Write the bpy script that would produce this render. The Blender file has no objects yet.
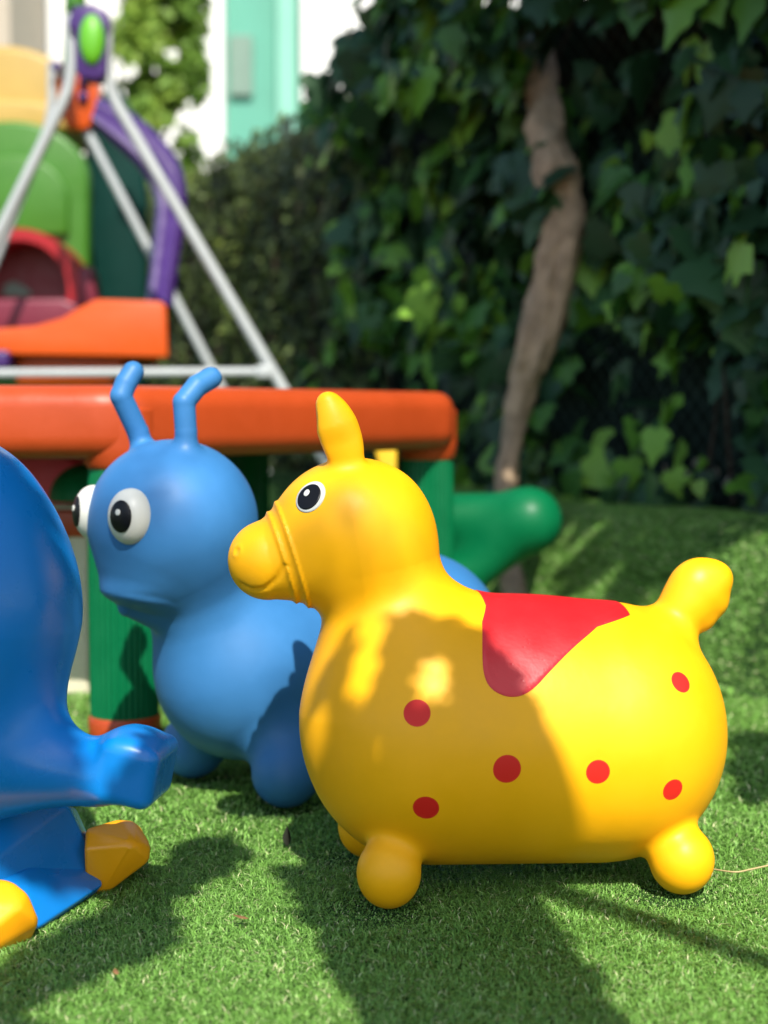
import bpy, bmesh, math, random
import numpy as np
from mathutils import Vector, Matrix, Euler, noise
R = math.radians
scene = bpy.context.scene
col = scene.collection
random.seed(4)
RNG = np.random.default_rng(4)

# ------------------------------------------------------------------ camera, sky, sun, exposure
FPX = 1479.0
CAM_Z = 0.467
PITCH = math.atan(97 / FPX)
cam_d = bpy.data.cameras.new("camera")
cam = bpy.data.objects.new("camera", cam_d)
col.objects.link(cam)
scene.camera = cam
cam.location = (0, 0, CAM_Z)
cam.rotation_euler = (math.pi / 2 - PITCH, 0, 0)
cam_d.sensor_fit = 'VERTICAL'
cam_d.sensor_height = 36
cam_d.lens = 36 * FPX / 1024
cam_d.clip_start = 0.02
cam_d.clip_end = 400
cam_d.dof.use_dof = True
cam_d.dof.focus_distance = 1.42
cam_d.dof.aperture_fstop = 3.5
cam_d.dof.aperture_blades = 0

SUN_EL, SUN_AZ = 47.0, 9.0        # azimuth measured from behind the camera (-Y) towards the right (+X)
LX = math.sin(R(SUN_AZ)) * math.cos(R(SUN_EL))
LY = -math.cos(R(SUN_AZ)) * math.cos(R(SUN_EL))
LZ = math.sin(R(SUN_EL))
SUNV = np.array([LX, LY, LZ])      # towards the sun
w = bpy.data.worlds.new("World")
scene.world = w
w.use_nodes = True
nt = w.node_tree
sky = nt.nodes.new('ShaderNodeTexSky')
sky.sky_type = 'NISHITA'
sky.sun_disc = False
sky.sun_elevation = R(SUN_EL)
sky.sun_rotation = R(180 - SUN_AZ)
nt.links.new(sky.outputs[0], nt.nodes['Background'].inputs[0])
nt.nodes['Background'].inputs[1].default_value = 0.14
sl = bpy.data.lights.new("sun", 'SUN')
sl.energy = 4.8
sl.angle = R(0.55)
sl.color = (1.0, 0.95, 0.87)
so = bpy.data.objects.new("sun", sl)
col.objects.link(so)
so.rotation_euler = Vector((-LX, -LY, -LZ)).to_track_quat('-Z', 'Y').to_euler()
scene.view_settings.view_transform = 'Standard'
scene.view_settings.look = 'None'
scene.view_settings.gamma = 1
scene.view_settings.exposure = 0.65
scene.cycles.use_denoising = True
scene.cycles.max_bounces = 8

# ------------------------------------------------------------------ helpers
def ray(px, py):
    x, z = (px - 384) / FPX, -(py - 512) / FPX
    return np.array([x, math.cos(PITCH) + z * math.sin(PITCH), -math.sin(PITCH) + z * math.cos(PITCH)])

def at(px, py, Y):
    "world point at depth Y"
    d = ray(px, py)
    return Vector(tuple(d * (Y / d[1]) + np.array([0, 0, CAM_Z])))

def ground_at(px, py, z=0.0):
    d = ray(px, py)
    return d * ((z - CAM_Z) / d[2]) + np.array([0, 0, CAM_Z])

def mat(name, rgb, rough=0.45, spec=0.5, metal=0.0, var=0.08, vscale=6.0, bump=0.0, bscale=60.0, coat=0.0, sss=0.0, trans=0.0):
    m = bpy.data.materials.new(name)
    m.use_nodes = True
    n, l = m.node_tree.nodes, m.node_tree.links
    b = n['Principled BSDF']
    b.inputs['Roughness'].default_value = rough
    b.inputs['Specular IOR Level'].default_value = spec
    b.inputs['Metallic'].default_value = metal
    b.inputs['Coat Weight'].default_value = coat
    b.inputs['Coat Roughness'].default_value = 0.15
    if sss:
        b.inputs['Subsurface Weight'].default_value = sss
        b.inputs['Subsurface Radius'].default_value = (0.012, 0.007, 0.003)
        b.inputs['Subsurface Scale'].default_value = 1.0
    tc = n.new('ShaderNodeTexCoord')
    nz = n.new('ShaderNodeTexNoise')
    nz.inputs['Scale'].default_value = vscale
    nz.inputs['Detail'].default_value = 6
    nz.inputs['Roughness'].default_value = 0.65
    l.new(tc.outputs['Object'], nz.inputs['Vector'])
    mr = n.new('ShaderNodeMapRange')
    mr.inputs[1].default_value = 0.3; mr.inputs[2].default_value = 0.7
    mr.inputs[3].default_value = 1 - var; mr.inputs[4].default_value = 1 + var
    l.new(nz.outputs[0], mr.inputs[0])
    mx = n.new('ShaderNodeVectorMath'); mx.operation = 'SCALE'
    mx.inputs[0].default_value = rgb
    l.new(mr.outputs[0], mx.inputs[3])
    l.new(mx.outputs[0], b.inputs['Base Color'])
    rr = n.new('ShaderNodeMapRange')
    rr.inputs[1].default_value = 0.35; rr.inputs[2].default_value = 0.65
    rr.inputs[3].default_value = rough - 0.05; rr.inputs[4].default_value = rough + 0.07
    nz2 = n.new('ShaderNodeTexNoise'); nz2.inputs['Scale'].default_value = vscale * 4; nz2.inputs['Detail'].default_value = 5
    l.new(tc.outputs['Object'], nz2.inputs['Vector'])
    l.new(nz2.outputs[0], rr.inputs[0]); l.new(rr.outputs[0], b.inputs['Roughness'])
    if bump:
        nb = n.new('ShaderNodeTexNoise'); nb.inputs['Scale'].default_value = bscale; nb.inputs['Detail'].default_value = 4
        l.new(tc.outputs['Object'], nb.inputs['Vector'])
        bp = n.new('ShaderNodeBump'); bp.inputs['Strength'].default_value = bump; bp.inputs['Distance'].default_value = 0.004
        l.new(nb.outputs[0], bp.inputs['Height']); l.new(bp.outputs[0], b.inputs['Normal'])
    return m

def mat_attr(name, ramp, rough=0.5, spec=0.4, trans=0.0, attr='tone'):
    "colour picked per leaf / blade from a ramp by a stored value"
    m = bpy.data.materials.new(name)
    m.use_nodes = True
    n, l = m.node_tree.nodes, m.node_tree.links
    b = n['Principled BSDF']
    a = n.new('ShaderNodeAttribute'); a.attribute_name = attr
    cr = n.new('ShaderNodeValToRGB')
    e = cr.color_ramp.elements
    while len(e) > 1: e.remove(e[-1])
    e[0].position = ramp[0][0]; e[0].color = (*ramp[0][1], 1)
    for p, c in ramp[1:]:
        q = e.new(p); q.color = (*c, 1)
    l.new(a.outputs['Fac'], cr.inputs[0])
    l.new(cr.outputs[0], b.inputs['Base Color'])
    b.inputs['Roughness'].default_value = rough
    b.inputs['Specular IOR Level'].default_value = spec
    if trans:
        t = n.new('ShaderNodeBsdfTranslucent'); l.new(cr.outputs[0], t.inputs[0])
        mixs = n.new('ShaderNodeMixShader'); mixs.inputs[0].default_value = trans
        l.new(b.outputs[0], mixs.inputs[1]); l.new(t.outputs[0], mixs.inputs[2])
        l.new(mixs.outputs[0], n['Material Output'].inputs[0])
    return m

def tag(o, label=None, cat=None, group=None, kind=None):
    if label: o['label'] = label
    if cat: o['category'] = cat
    if group: o['group'] = group
    if kind: o['kind'] = kind
    return o

def empty(name, loc=(0, 0, 0), rz=0.0):
    o = bpy.data.objects.new(name, None)
    col.objects.link(o)
    o.location = loc; o.rotation_euler = (0, 0, rz)
    o.empty_display_size = 0.05
    return o

def link(name, me, m, parent=None):
    o = bpy.data.objects.new(name, me)
    col.objects.link(o)
    if m: me.materials.append(m)
    if parent is not None:
        o.parent = parent
        mw = Matrix.LocRotScale(parent.location, parent.rotation_euler, None)
        o['_l'] = 0
        del o['_l']
    return o

def obj(name, bm, m, parent=None, smooth=True, world=True, angle=40):
    "mesh object from a bmesh; coordinates are world ones unless world=False, then made local to the parent"
    if parent is not None and world:
        bm.transform(chain(parent).inverted())
    bmesh.ops.recalc_face_normals(bm, faces=bm.faces)
    me = bpy.data.meshes.new(name)
    bm.to_mesh(me); bm.free()
    if smooth:
        me.polygons.foreach_set('use_smooth', [True] * len(me.polygons))
        me.set_sharp_from_angle(angle=R(angle))
    return link(name, me, m, parent)

def chain(o):
    mtx = Matrix.LocRotScale(o.location, o.rotation_euler, None)
    while o.parent is not None:
        o = o.parent
        mtx = Matrix.LocRotScale(o.location, o.rotation_euler, None) @ mtx
    return mtx

def np_mesh(name, V, F, attrs=None, smooth=True, normals=None):
    "F: (n,k) int array, all faces of one size"
    me = bpy.data.meshes.new(name)
    V = np.asarray(V, np.float32); F = np.asarray(F, np.int32)
    me.vertices.add(len(V)); me.vertices.foreach_set('co', V.ravel())
    k = F.shape[1]
    me.loops.add(F.size); me.loops.foreach_set('vertex_index', F.ravel())
    me.polygons.add(len(F)); me.polygons.foreach_set('loop_start', np.arange(0, F.size, k, dtype=np.int32))
    me.update(calc_edges=True); me.validate()
    me.polygons.foreach_set('use_smooth', np.full(len(me.polygons), smooth))
    for an, av in (attrs or {}).items():
        a = me.attributes.new(an, 'FLOAT', 'POINT'); a.data.foreach_set('value', np.asarray(av, np.float32))
    if normals is not None:
        me.normals_split_custom_set_from_vertices([tuple(x) for x in normals])
    return me

# --- bmesh shapes
def bm_box(bm, c, s, rz=0.0, bevel=0.0, rot=None, seg=3):
    b = bmesh.new()
    bmesh.ops.create_cube(b, size=1)
    bmesh.ops.scale(b, vec=s, verts=b.verts)
    if bevel: bmesh.ops.bevel(b, geom=b.edges[:], offset=bevel, segments=seg, profile=0.5, affect='EDGES')
    M = (rot.to_matrix().to_4x4() if rot else Matrix.Rotation(rz, 4, 'Z'))
    b.transform(Matrix.Translation(c) @ M)
    merge(bm, b)
    return bm

def merge(bm, b):
    me = bpy.data.meshes.new('_t'); b.to_mesh(me); b.free(); bm.from_mesh(me); bpy.data.meshes.remove(me)

def smooth_path(pts, n=8):
    P = [Vector(p) for p in pts]
    if len(P) < 3: return P
    out = []
    for i in range(len(P) - 1):
        p0 = P[max(i - 1, 0)]; p1 = P[i]; p2 = P[i + 1]; p3 = P[min(i + 2, len(P) - 1)]
        for k in range(n):
            t = k / n
            out.append(0.5 * ((2 * p1) + (-p0 + p2) * t + (2 * p0 - 5 * p1 + 4 * p2 - p3) * t * t + (-p0 + 3 * p1 - 3 * p2 + p3) * t ** 3))
    out.append(P[-1])
    return out

def interp_r(rs, n_pts):
    xs = np.linspace(0, 1, len(rs)); return np.interp(np.linspace(0, 1, n_pts), xs, rs)

def bm_tube(bm, pts, rs, seg=16, n=8, cap=True, jitter=0.0, lump=None, smoothp=True):
    P = smooth_path(pts, n) if smoothp else [Vector(p) for p in pts]
    if not hasattr(rs, '__len__'): rs = [rs, rs]
    rr = interp_r(rs, len(P))
    t0 = (P[1] - P[0]).normalized()
    up = Vector((0, 0, 1)) if abs(t0.z) < 0.9 else Vector((1, 0, 0))
    a = t0.cross(up).normalized()
    rings = []
    for i, p in enumerate(P):
        t = (P[min(i + 1, len(P) - 1)] - P[max(i - 1, 0)]).normalized()
        a = (a - t * a.dot(t)).normalized(); b_ = t.cross(a)
        ring = []
        for k in range(seg):
            th = 2 * math.pi * k / seg
            r = rr[i]
            if jitter:
                q = p * 14 + Vector((math.cos(th), math.sin(th), 0)) * 1.3
                r *= 1 + jitter * noise.noise(q) + jitter * 0.5 * noise.noise(q * 3.1)
            ring.append(bm.verts.new(p + (a * math.cos(th) + b_ * math.sin(th)) * r))
        rings.append(ring)
    for i in range(len(rings) - 1):
        for k in range(seg):
            bm.faces.new((rings[i][k], rings[i][(k + 1) % seg], rings[i + 1][(k + 1) % seg], rings[i + 1][k]))
    if cap:
        bm.faces.new(rings[0][::-1]); bm.faces.new(rings[-1])
    return bm

def bm_lathe(bm, c, prof, seg=32, ribs=0, ribd=0.0):
    "prof: list of (r, z)"
    rings = []
    for r, z in prof:
        ring = []
        for k in range(seg):
            th = 2 * math.pi * k / seg
            q = r - (ribd if ribs and (k % 2) else 0)
            ring.append(bm.verts.new((c[0] + q * math.cos(th), c[1] + q * math.sin(th), c[2] + z)))
        rings.append(ring)
    for i in range(len(rings) - 1):
        for k in range(seg):
            bm.faces.new((rings[i][k], rings[i][(k + 1) % seg], rings[i + 1][(k + 1) % seg], rings[i + 1][k]))
    bm.faces.new(rings[0][::-1]); bm.faces.new(rings[-1])
    return bm

def bm_hull(bm, pts, bevel=0.0, seg=3):
    b = bmesh.new()
    for p in pts: b.verts.new(p)
    r = bmesh.ops.convex_hull(b, input=b.verts)
    junk = list({g for g in r['geom_interior'] + r['geom_unused'] if isinstance(g, bmesh.types.BMVert)})
    bmesh.ops.delete(b, geom=junk, context='VERTS')
    bmesh.ops.dissolve_limit(b, angle_limit=R(12), verts=b.verts, edges=b.edges)
    if bevel: bmesh.ops.bevel(b, geom=b.edges[:], offset=bevel, segments=seg, profile=0.5, affect='EDGES', clamp_overlap=True)
    merge(bm, b)
    return bm

def bm_prism(bm, outline, axis_vec, bevel=0.0, seg=3):
    "extrude a planar outline (world points) along a vector"
    b = bmesh.new()
    vs = [b.verts.new(p) for p in outline]
    f = b.faces.new(vs)
    r = bmesh.ops.extrude_face_region(b, geom=[f])
    nv = [g for g in r['geom'] if isinstance(g, bmesh.types.BMVert)]
    bmesh.ops.translate(b, vec=axis_vec, verts=nv)
    bmesh.ops.recalc_face_normals(b, faces=b.faces)
    if bevel: bmesh.ops.bevel(b, geom=[e for e in b.edges if len(e.link_faces) == 2 and e.calc_face_angle(0) > R(30)], offset=bevel, segments=seg, profile=0.5, affect='EDGES', clamp_overlap=True)
    merge(bm, b)
    return bm

# ------------------------------------------------------------------ rounded moulded bodies (signed distance + surface nets)
def s_cone(a, b, ra, rb):
    a = np.array(a, np.float32); b = np.array(b, np.float32)
    def f(P):
        ab = b - a; t = np.clip((P - a) @ ab / (ab @ ab), 0, 1)
        return np.linalg.norm(P - a - t[:, None] * ab, axis=1) - (ra + (rb - ra) * t)
    return f

def s_ell(c, r, rot=None):
    c = np.array(c, np.float32); r = np.array(r, np.float32)
    M = np.array(Euler(rot).to_matrix(), np.float32) if rot else None
    def f(P):
        q = P - c
        if M is not None: q = q @ M
        k0 = np.linalg.norm(q / r, axis=1) + 1e-9; k1 = np.linalg.norm(q / (r * r), axis=1) + 1e-9
        return k0 * (k0 - 1) / k1
    return f

def s_box(c, s, rad, rot=None):
    c = np.array(c, np.float32); s = np.array(s, np.float32) - rad
    M = np.array(Euler(rot).to_matrix(), np.float32) if rot else None
    def f(P):
        q = P - c
        if M is not None: q = q @ M
        q = np.abs(q) - s
        return np.linalg.norm(np.maximum(q, 0), axis=1) + np.minimum(q.max(axis=1), 0) - rad
    return f

def smin(a, b, k):
    h = np.maximum(k - np.abs(a - b), 0) / k
    return np.minimum(a, b) - h * h * k * 0.25

class Blob:
    def __init__(s): s.prims = []; s.disp = None
    def add(s, part, f, k=0.02): s.prims.append((part, f, k)); return s
    def __call__(s, P):
        P = np.asarray(P, np.float32); d = None
        for part, f, k in s.prims:
            v = f(P); d = v if d is None else smin(d, v, k)
        if s.disp: d = d + s.disp(P)
        return d
    def grad(s, P, e=0.0006):
        g = np.stack([s(P + np.eye(3, dtype=np.float32)[i] * e) - s(P - np.eye(3, dtype=np.float32)[i] * e) for i in range(3)], 1) / (2 * e)
        return g
    def project(s, P, off=0.0, it=4):
        for _ in range(it):
            g = s.grad(P); P = P - ((s(P) - off) / (np.sum(g * g, 1) + 1e-9))[:, None] * g
        return P
    def part_of(s, P):
        names = []; D = []
        for part, f, k in s.prims:
            v = f(P)
            if part in names: i = names.index(part); D[i] = np.minimum(D[i], v)
            else: names.append(part); D.append(v)
        return names, np.argmin(np.stack(D), 0)

def nets(blob, lo, hi, h):
    xs = [np.arange(lo[i], hi[i] + h, h, dtype=np.float32) for i in range(3)]
    nx, ny, nz = map(len, xs)
    F = np.empty((nx, ny, nz), np.float32)
    yy, zz = np.meshgrid(xs[1], xs[2], indexing='ij')
    for i in range(0, nx, 12):
        xx = xs[0][i:i + 12]
        P = np.stack([np.repeat(xx, ny * nz), np.tile(yy.ravel(), len(xx)), np.tile(zz.ravel(), len(xx))], 1)
        F[i:i + 12] = blob(P).reshape(len(xx), ny, nz)
    S = F < 0
    c = np.zeros((nx - 1, ny - 1, nz - 1), np.int8)
    for a in (0, 1):
        for b in (0, 1):
            for d in (0, 1): c += S[a:nx - 1 + a, b:ny - 1 + b, d:nz - 1 + d]
    act = (c > 0) & (c < 8)
    idx = np.full(c.shape, -1, np.int64); cells = np.argwhere(act); idx[act] = np.arange(len(cells))
    V = np.stack([xs[i][cells[:, i]] for i in range(3)], 1) + h * 0.5
    V = blob.project(V, it=5)
    Q = []
    for ax in range(3):
        o1, o2 = [(1, 2), (2, 0), (0, 1)][ax]
        sl0 = [slice(None)] * 3; sl1 = [slice(None)] * 3
        sl0[ax] = slice(0, -1); sl1[ax] = slice(1, None)
        A, B = S[tuple(sl0)], S[tuple(sl1)]
        e = np.argwhere(A != B); flip = A[A != B]
        ok = (e[:, o1] > 0) & (e[:, o2] > 0) & (e[:, o1] < F.shape[o1] - 1) & (e[:, o2] < F.shape[o2] - 1)
        e = e[ok]; flip = flip[ok]
        def cell(d1, d2):
            q = e.copy(); q[:, o1] -= d1; q[:, o2] -= d2
            return idx[q[:, 0], q[:, 1], q[:, 2]]
        q = np.stack([cell(1, 1), cell(0, 1), cell(0, 0), cell(1, 0)], 1)
        q[~flip] = q[~flip][:, ::-1]
        Q.append(q)
    return V, np.concatenate(Q)

def sub_mesh(name, V, Q, N, keep, m, parent, attrs=None, label=None):
    F = Q[keep]; u, inv = np.unique(F, return_inverse=True)
    me = np_mesh(name, V[u], inv.reshape(F.shape), {k: v[u] for k, v in (attrs or {}).items()}, True, N[u])
    o = link(name, me, m, parent)
    return o

def islands(F, nv):
    "component number of every face"
    p = np.arange(nv)
    for _ in range(200):
        m = p[F].min(1); q = p.copy()
        for k in range(F.shape[1]): np.minimum.at(q, F[:, k], m)
        q = q[q]
        if (q == p).all(): break
        p = q
    return p[F[:, 0]]

def blob_parts(blob, lo, hi, h, mats, parent, attrs_fn=None):
    "one smooth skin divided into its parts; every separate piece (each foot, each ear) is its own mesh"
    V, Q = nets(blob, lo, hi, h)
    N = blob.grad(V); N /= np.linalg.norm(N, axis=1)[:, None]
    names, lab = blob.part_of(V)
    fl = np.sort(lab[Q], 1)[:, 1]
    attrs = attrs_fn(V) if attrs_fn else None
    out = {}
    for i, nme in enumerate(names):
        sel = np.where(fl == i)[0]
        if len(sel) == 0: continue
        comp = islands(Q[sel], len(V))
        for cidx in np.unique(comp):
            k = sel[comp == cidx]
            if len(k) < 40 and nme != names[0]: continue
            out.setdefault(nme, []).append(sub_mesh(nme, V, Q, N, k, mats.get(nme, mats['*']), parent, attrs))
    return V, Q, out

def frame_of(o):
    M = np.array(chain(o)); return M[:3, :3], M[:3, 3]

def hit(blob, o, px, py):
    "where the sight line through a spot of the photograph meets the moulded body (local point)"
    Rm, t = frame_of(o)
    d = ray(px, py); d /= np.linalg.norm(d)
    p = np.array([0, 0, CAM_Z]) ; pl = Rm.T @ (p - t); dl = Rm.T @ d
    s = 0.8
    for _ in range(160):
        v = float(blob((pl + dl * s)[None])[0])
        if v < 0.0002: return pl + dl * s
        s += max(v * 0.7, 0.0004)
        if s > 3.5: return None
    return pl + dl * s

def plane_pt(o, px, py, yl=0.0):
    "local point on the plane y = yl of the object frame"
    Rm, t = frame_of(o)
    d = Rm.T @ ray(px, py); p = Rm.T @ (np.array([0, 0, CAM_Z]) - t)
    return p + d * ((yl - p[1]) / d[1])

def disc_patch(name, blob, c, ra, rb, off, m, parent, rot=0.0, rings=8, seg=40, dome=0.0):
    c = np.asarray(c, np.float32); n = blob.grad(c[None])[0]; n /= np.linalg.norm(n)
    up = np.array([0, 0, 1.0]); a = np.cross(up, n); a /= np.linalg.norm(a); b = np.cross(n, a)
    P = [c]; 
    for i in range(1, rings + 1):
        for k in range(seg):
            th = 2 * math.pi * k / seg; u, v = math.cos(th) * ra * i / rings, math.sin(th) * rb * i / rings
            u, v = u * math.cos(rot) - v * math.sin(rot), u * math.sin(rot) + v * math.cos(rot)
            P.append(c + a * u + b * v)
    P = blob.project(np.array(P, np.float32), 0.0, 6)
    N = blob.grad(P); N /= np.linalg.norm(N, axis=1)[:, None]
    rr = np.concatenate([[0], np.repeat(np.arange(1, rings + 1), seg)]) / rings
    P = P + N * (off + dome * (1 - rr ** 2))[:, None]
    # rim turned down into the surface
    P = np.concatenate([P, P[-seg:] - N[-seg:] * (off + 0.0004)]); N = np.concatenate([N, N[-seg:]])
    F = [(0, 1 + k, 1 + (k + 1) % seg, 0) for k in range(seg)]
    tri = np.array([(0, 1 + k, 1 + (k + 1) % seg) for k in range(seg)])
    quads = []
    for i in range(rings):
        for k in range(seg):
            a0 = 1 + i * seg + k; a1 = 1 + i * seg + (k + 1) % seg
            quads.append((a0, a0 + seg, a1 + seg, a1))
    bm = bmesh.new(); vs = [bm.verts.new(p) for p in P]
    for t in tri: bm.faces.new([vs[j] for j in t])
    for q in quads: bm.faces.new([vs[j] for j in q])
    me = bpy.data.meshes.new(name); bm.to_mesh(me); bm.free()
    me.polygons.foreach_set('use_smooth', [True] * len(me.polygons))
    return link(name, me, m, parent)

# ------------------------------------------------------------------ materials
M_ = {}
M_['blue_toy'] = mat('blue_vinyl', (0.036, 0.165, 0.38), 0.50, 0.32, var=0.11, bump=0.03, bscale=90)
M_['rocker_blue'] = mat('deep_blue_plastic', (0.003, 0.165, 0.50), 0.30, 0.4, var=0.07, bump=0.04, bscale=120)
M_['rocker_yellow'] = mat('amber_plastic', (0.88, 0.36, 0.005), 0.34, 0.5, var=0.06, bump=0.04, bscale=120)
M_['white'] = mat('eye_white', (0.60, 0.60, 0.53), 0.36, 0.5, var=0.05)
M_['black'] = mat('eye_black', (0.004, 0.004, 0.004), 0.35, 0.3, var=0.1)
M_['red'] = mat('saddle_red', (0.62, 0.012, 0.016), 0.38, 0.5, var=0.08, bump=0.05, bscale=200)
M_['orange'] = mat('table_orange', (0.39, 0.052, 0.010), 0.38, 0.35, var=0.10, bump=0.08, bscale=80)
M_['seat_orange'] = mat('swing_orange', (0.52, 0.068, 0.003), 0.42, 0.35, var=0.07)
M_['green'] = mat('table_green', (0.001, 0.118, 0.040), 0.42, 0.2, var=0.14, bump=0.08, bscale=100)
M_['dark_green'] = mat('panel_green', (0.001, 0.026, 0.020), 0.55, 0.12, var=0.1)
M_['lime'] = mat('lime_plastic', (0.040, 0.15, 0.008), 0.40, 0.4, var=0.08)
M_['house_yellow'] = mat('roof_yellow', (0.38, 0.25, 0.055), 0.45, 0.4, var=0.08)
M_['tunnel_red'] = mat('tunnel_red', (0.32, 0.006, 0.010), 0.40, 0.4, var=0.1)
M_['pink'] = mat('pink_plastic', (0.15, 0.012, 0.028), 0.42, 0.4, var=0.08)
M_['purple'] = mat('purple_plastic', (0.045, 0.016, 0.115), 0.34, 0.5, var=0.1)
M_['tube'] = mat('white_tube', (0.36, 0.385, 0.38), 0.38, 0.5, var=0.08, vscale=12)
M_['beige'] = mat('beige_plastic', (0.60, 0.56, 0.40), 0.5, 0.4, var=0.1)
M_['yellow_post'] = mat('yellow_post', (0.80, 0.50, 0.03), 0.4, 0.4, var=0.1)
M_['metal'] = mat('bolt_metal', (0.35, 0.35, 0.36), 0.4, 0.5, metal=0.9)
M_['trunk'] = mat('trunk_bark', (0.34, 0.245, 0.155), 0.85, 0.2, var=0.35, vscale=22, bump=0.9, bscale=45)
M_['stem'] = mat('stem_bark', (0.055, 0.040, 0.028), 0.85, 0.2, var=0.3, vscale=20, bump=0.6, bscale=60)
M_['fence'] = mat('shade_sheet_dark', (0.010, 0.020, 0.014), 0.8, 0.2, var=0.4, vscale=14, bump=0.4)  # near-black green painted for the shade between the leaves
M_['wire'] = mat('fence_wire', (0.05, 0.09, 0.07), 0.5, 0.4, var=0.2)
M_['render_white'] = mat('wall_render', (0.80, 0.79, 0.75), 0.85, 0.2, var=0.04, vscale=3, bump=0.3, bscale=120)
M_['turquoise'] = mat('turquoise_paint', (0.115, 0.335, 0.25), 0.75, 0.3, var=0.05, vscale=3)
M_['turq2'] = mat('turquoise_pale', (0.22, 0.48, 0.37), 0.75, 0.3, var=0.05, vscale=3)
M_['tan'] = mat('tan_render', (0.42, 0.36, 0.28), 0.85, 0.2, var=0.06, vscale=3)
M_['plaque'] = mat('plaque_grey', (0.17, 0.25, 0.20), 0.6, 0.3)
M_['ground'] = mat('turf_backing', (0.022, 0.055, 0.014), 0.95, 0.1, var=0.4, vscale=90, bump=0.8, bscale=300)
M_['soil'] = mat('soil', (0.05, 0.04, 0.028), 0.95, 0.1, var=0.3, vscale=30, bump=0.8, bscale=120)
M_['stone'] = mat('pebble_stone', (0.30, 0.28, 0.25), 0.85, 0.2, var=0.2, vscale=40, bump=0.4)
M_['dead'] = mat('dry_leaf', (0.20, 0.105, 0.045), 0.8, 0.2, var=0.3, vscale=60)
M_['darkleaf'] = mat('dark_leaf', (0.012, 0.014, 0.008), 0.7, 0.3)
M_['turf'] = mat_attr('turf_fibre', [(0.0, (0.065, 0.14, 0.018)), (0.35, (0.145, 0.325, 0.052)), (0.7, (0.26, 0.50, 0.105)), (0.92, (0.42, 0.62, 0.22)), (1.0, (0.66, 0.68, 0.36))], 0.5, 0.25, trans=0.25)
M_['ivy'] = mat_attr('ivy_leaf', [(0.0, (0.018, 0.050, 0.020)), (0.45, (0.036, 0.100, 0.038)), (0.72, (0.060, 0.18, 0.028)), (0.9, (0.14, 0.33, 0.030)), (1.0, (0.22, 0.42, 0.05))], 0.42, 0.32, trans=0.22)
M_['hedge'] = mat_attr('hedge_leaf', [(0.0, (0.040, 0.056, 0.020)), (0.5, (0.080, 0.115, 0.032)), (0.85, (0.15, 0.21, 0.042)), (1.0, (0.28, 0.34, 0.07))], 0.5, 0.3, trans=0.2)
M_['tree_leaf'] = mat_attr('tree_leaf', [(0.0, (0.07, 0.15, 0.02)), (0.5, (0.15, 0.27, 0.035)), (1.0, (0.30, 0.42, 0.06))], 0.5, 0.3, trans=0.35)

M_['dry_leaf'] = mat_attr('gap_light_pale', [(0.0, (0.30, 0.27, 0.22)), (0.6, (0.38, 0.33, 0.26)), (1.0, (0.42, 0.16, 0.07))], 0.8, 0.2)  # pale tones painted for light showing through gaps in the fence

def yellow_vinyl():
    m = mat('yellow_vinyl', (0.93, 0.43, 0.004), 0.45, 0.28, var=0.07, bump=0.05, bscale=90)
    n, l = m.node_tree.nodes, m.node_tree.links
    b = n['Principled BSDF']
    src = b.inputs['Base Color'].links[0].from_socket
    a = n.new('ShaderNodeAttribute'); a.attribute_name = 'spot'
    mr = n.new('ShaderNodeMapRange'); mr.inputs[1].default_value = -0.00035; mr.inputs[2].default_value = 0.00035
    mr.inputs[3].default_value = 1; mr.inputs[4].default_value = 0
    l.new(a.outputs['Fac'], mr.inputs[0])
    mx = n.new('ShaderNodeMix'); mx.data_type = 'RGBA'
    l.new(mr.outputs[0], mx.inputs[0]); l.new(src, mx.inputs[6]); mx.inputs[7].default_value = (0.66, 0.018, 0.012, 1)
    l.new(mx.outputs[2], b.inputs['Base Color'])
    return m
M_['yellow_toy'] = yellow_vinyl()

# ------------------------------------------------------------------ setting: ground
WK, WC = -0.476, 2.30            # fence line: X = WK * Y + WC
def wall_pt(Y, off=0.0, z=0.0):
    "point on the fence line at depth Y, moved off metres out of it towards the garden"
    return Vector((WK * Y + WC - 0.903 * off, Y - 0.43 * off, z))

bm = bmesh.new()
s = 150
vs = [bm.verts.new(v) for v in ((-s, -20, 0), (s, -20, 0), (s, 280, 0), (-s, 280, 0))]
bm.faces.new(vs)
tag(obj('ground', bm, M_['ground'], smooth=False), kind='structure')

# raised turf-covered kerb along the fence
KH = 0.266
prof = [(0.0, 0.0), (0.0, 0.255), (0.02, KH)]                           # (off, z) from fence outwards
front = [(0.20, KH + 0.002), (0.245, KH - 0.004), (0.280, KH - 0.022), (0.305, KH - 0.065), (0.335, 0.12), (0.37, 0.03), (0.39, -0.01)]
KP = prof[1:] + front
ys = np.arange(1.2, 9.6, 0.06)
bm = bmesh.new(); rows = []
for Y in ys:
    row = []
    for (o_, z_) in [(0.0, -0.01)] + KP:
        wob = 0.010 * noise.noise(Vector((Y * 3, o_ * 4, 1))) + 0.004 * noise.noise(Vector((Y * 11, o_ * 9, 5)))
        row.append(bm.verts.new(wall_pt(Y, o_ + 0.06 + (wob if o_ > 0.1 else 0), z_ + (wob if z_ > 0.1 else 0))))
    rows.append(row)
for i in range(len(rows) - 1):
    for k in range(len(rows[0]) - 1):
        bm.faces.new((rows[i][k], rows[i + 1][k], rows[i + 1][k + 1], rows[i][k + 1]))
tag(obj('kerb', bm, M_['ground']), kind='structure')

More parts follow.
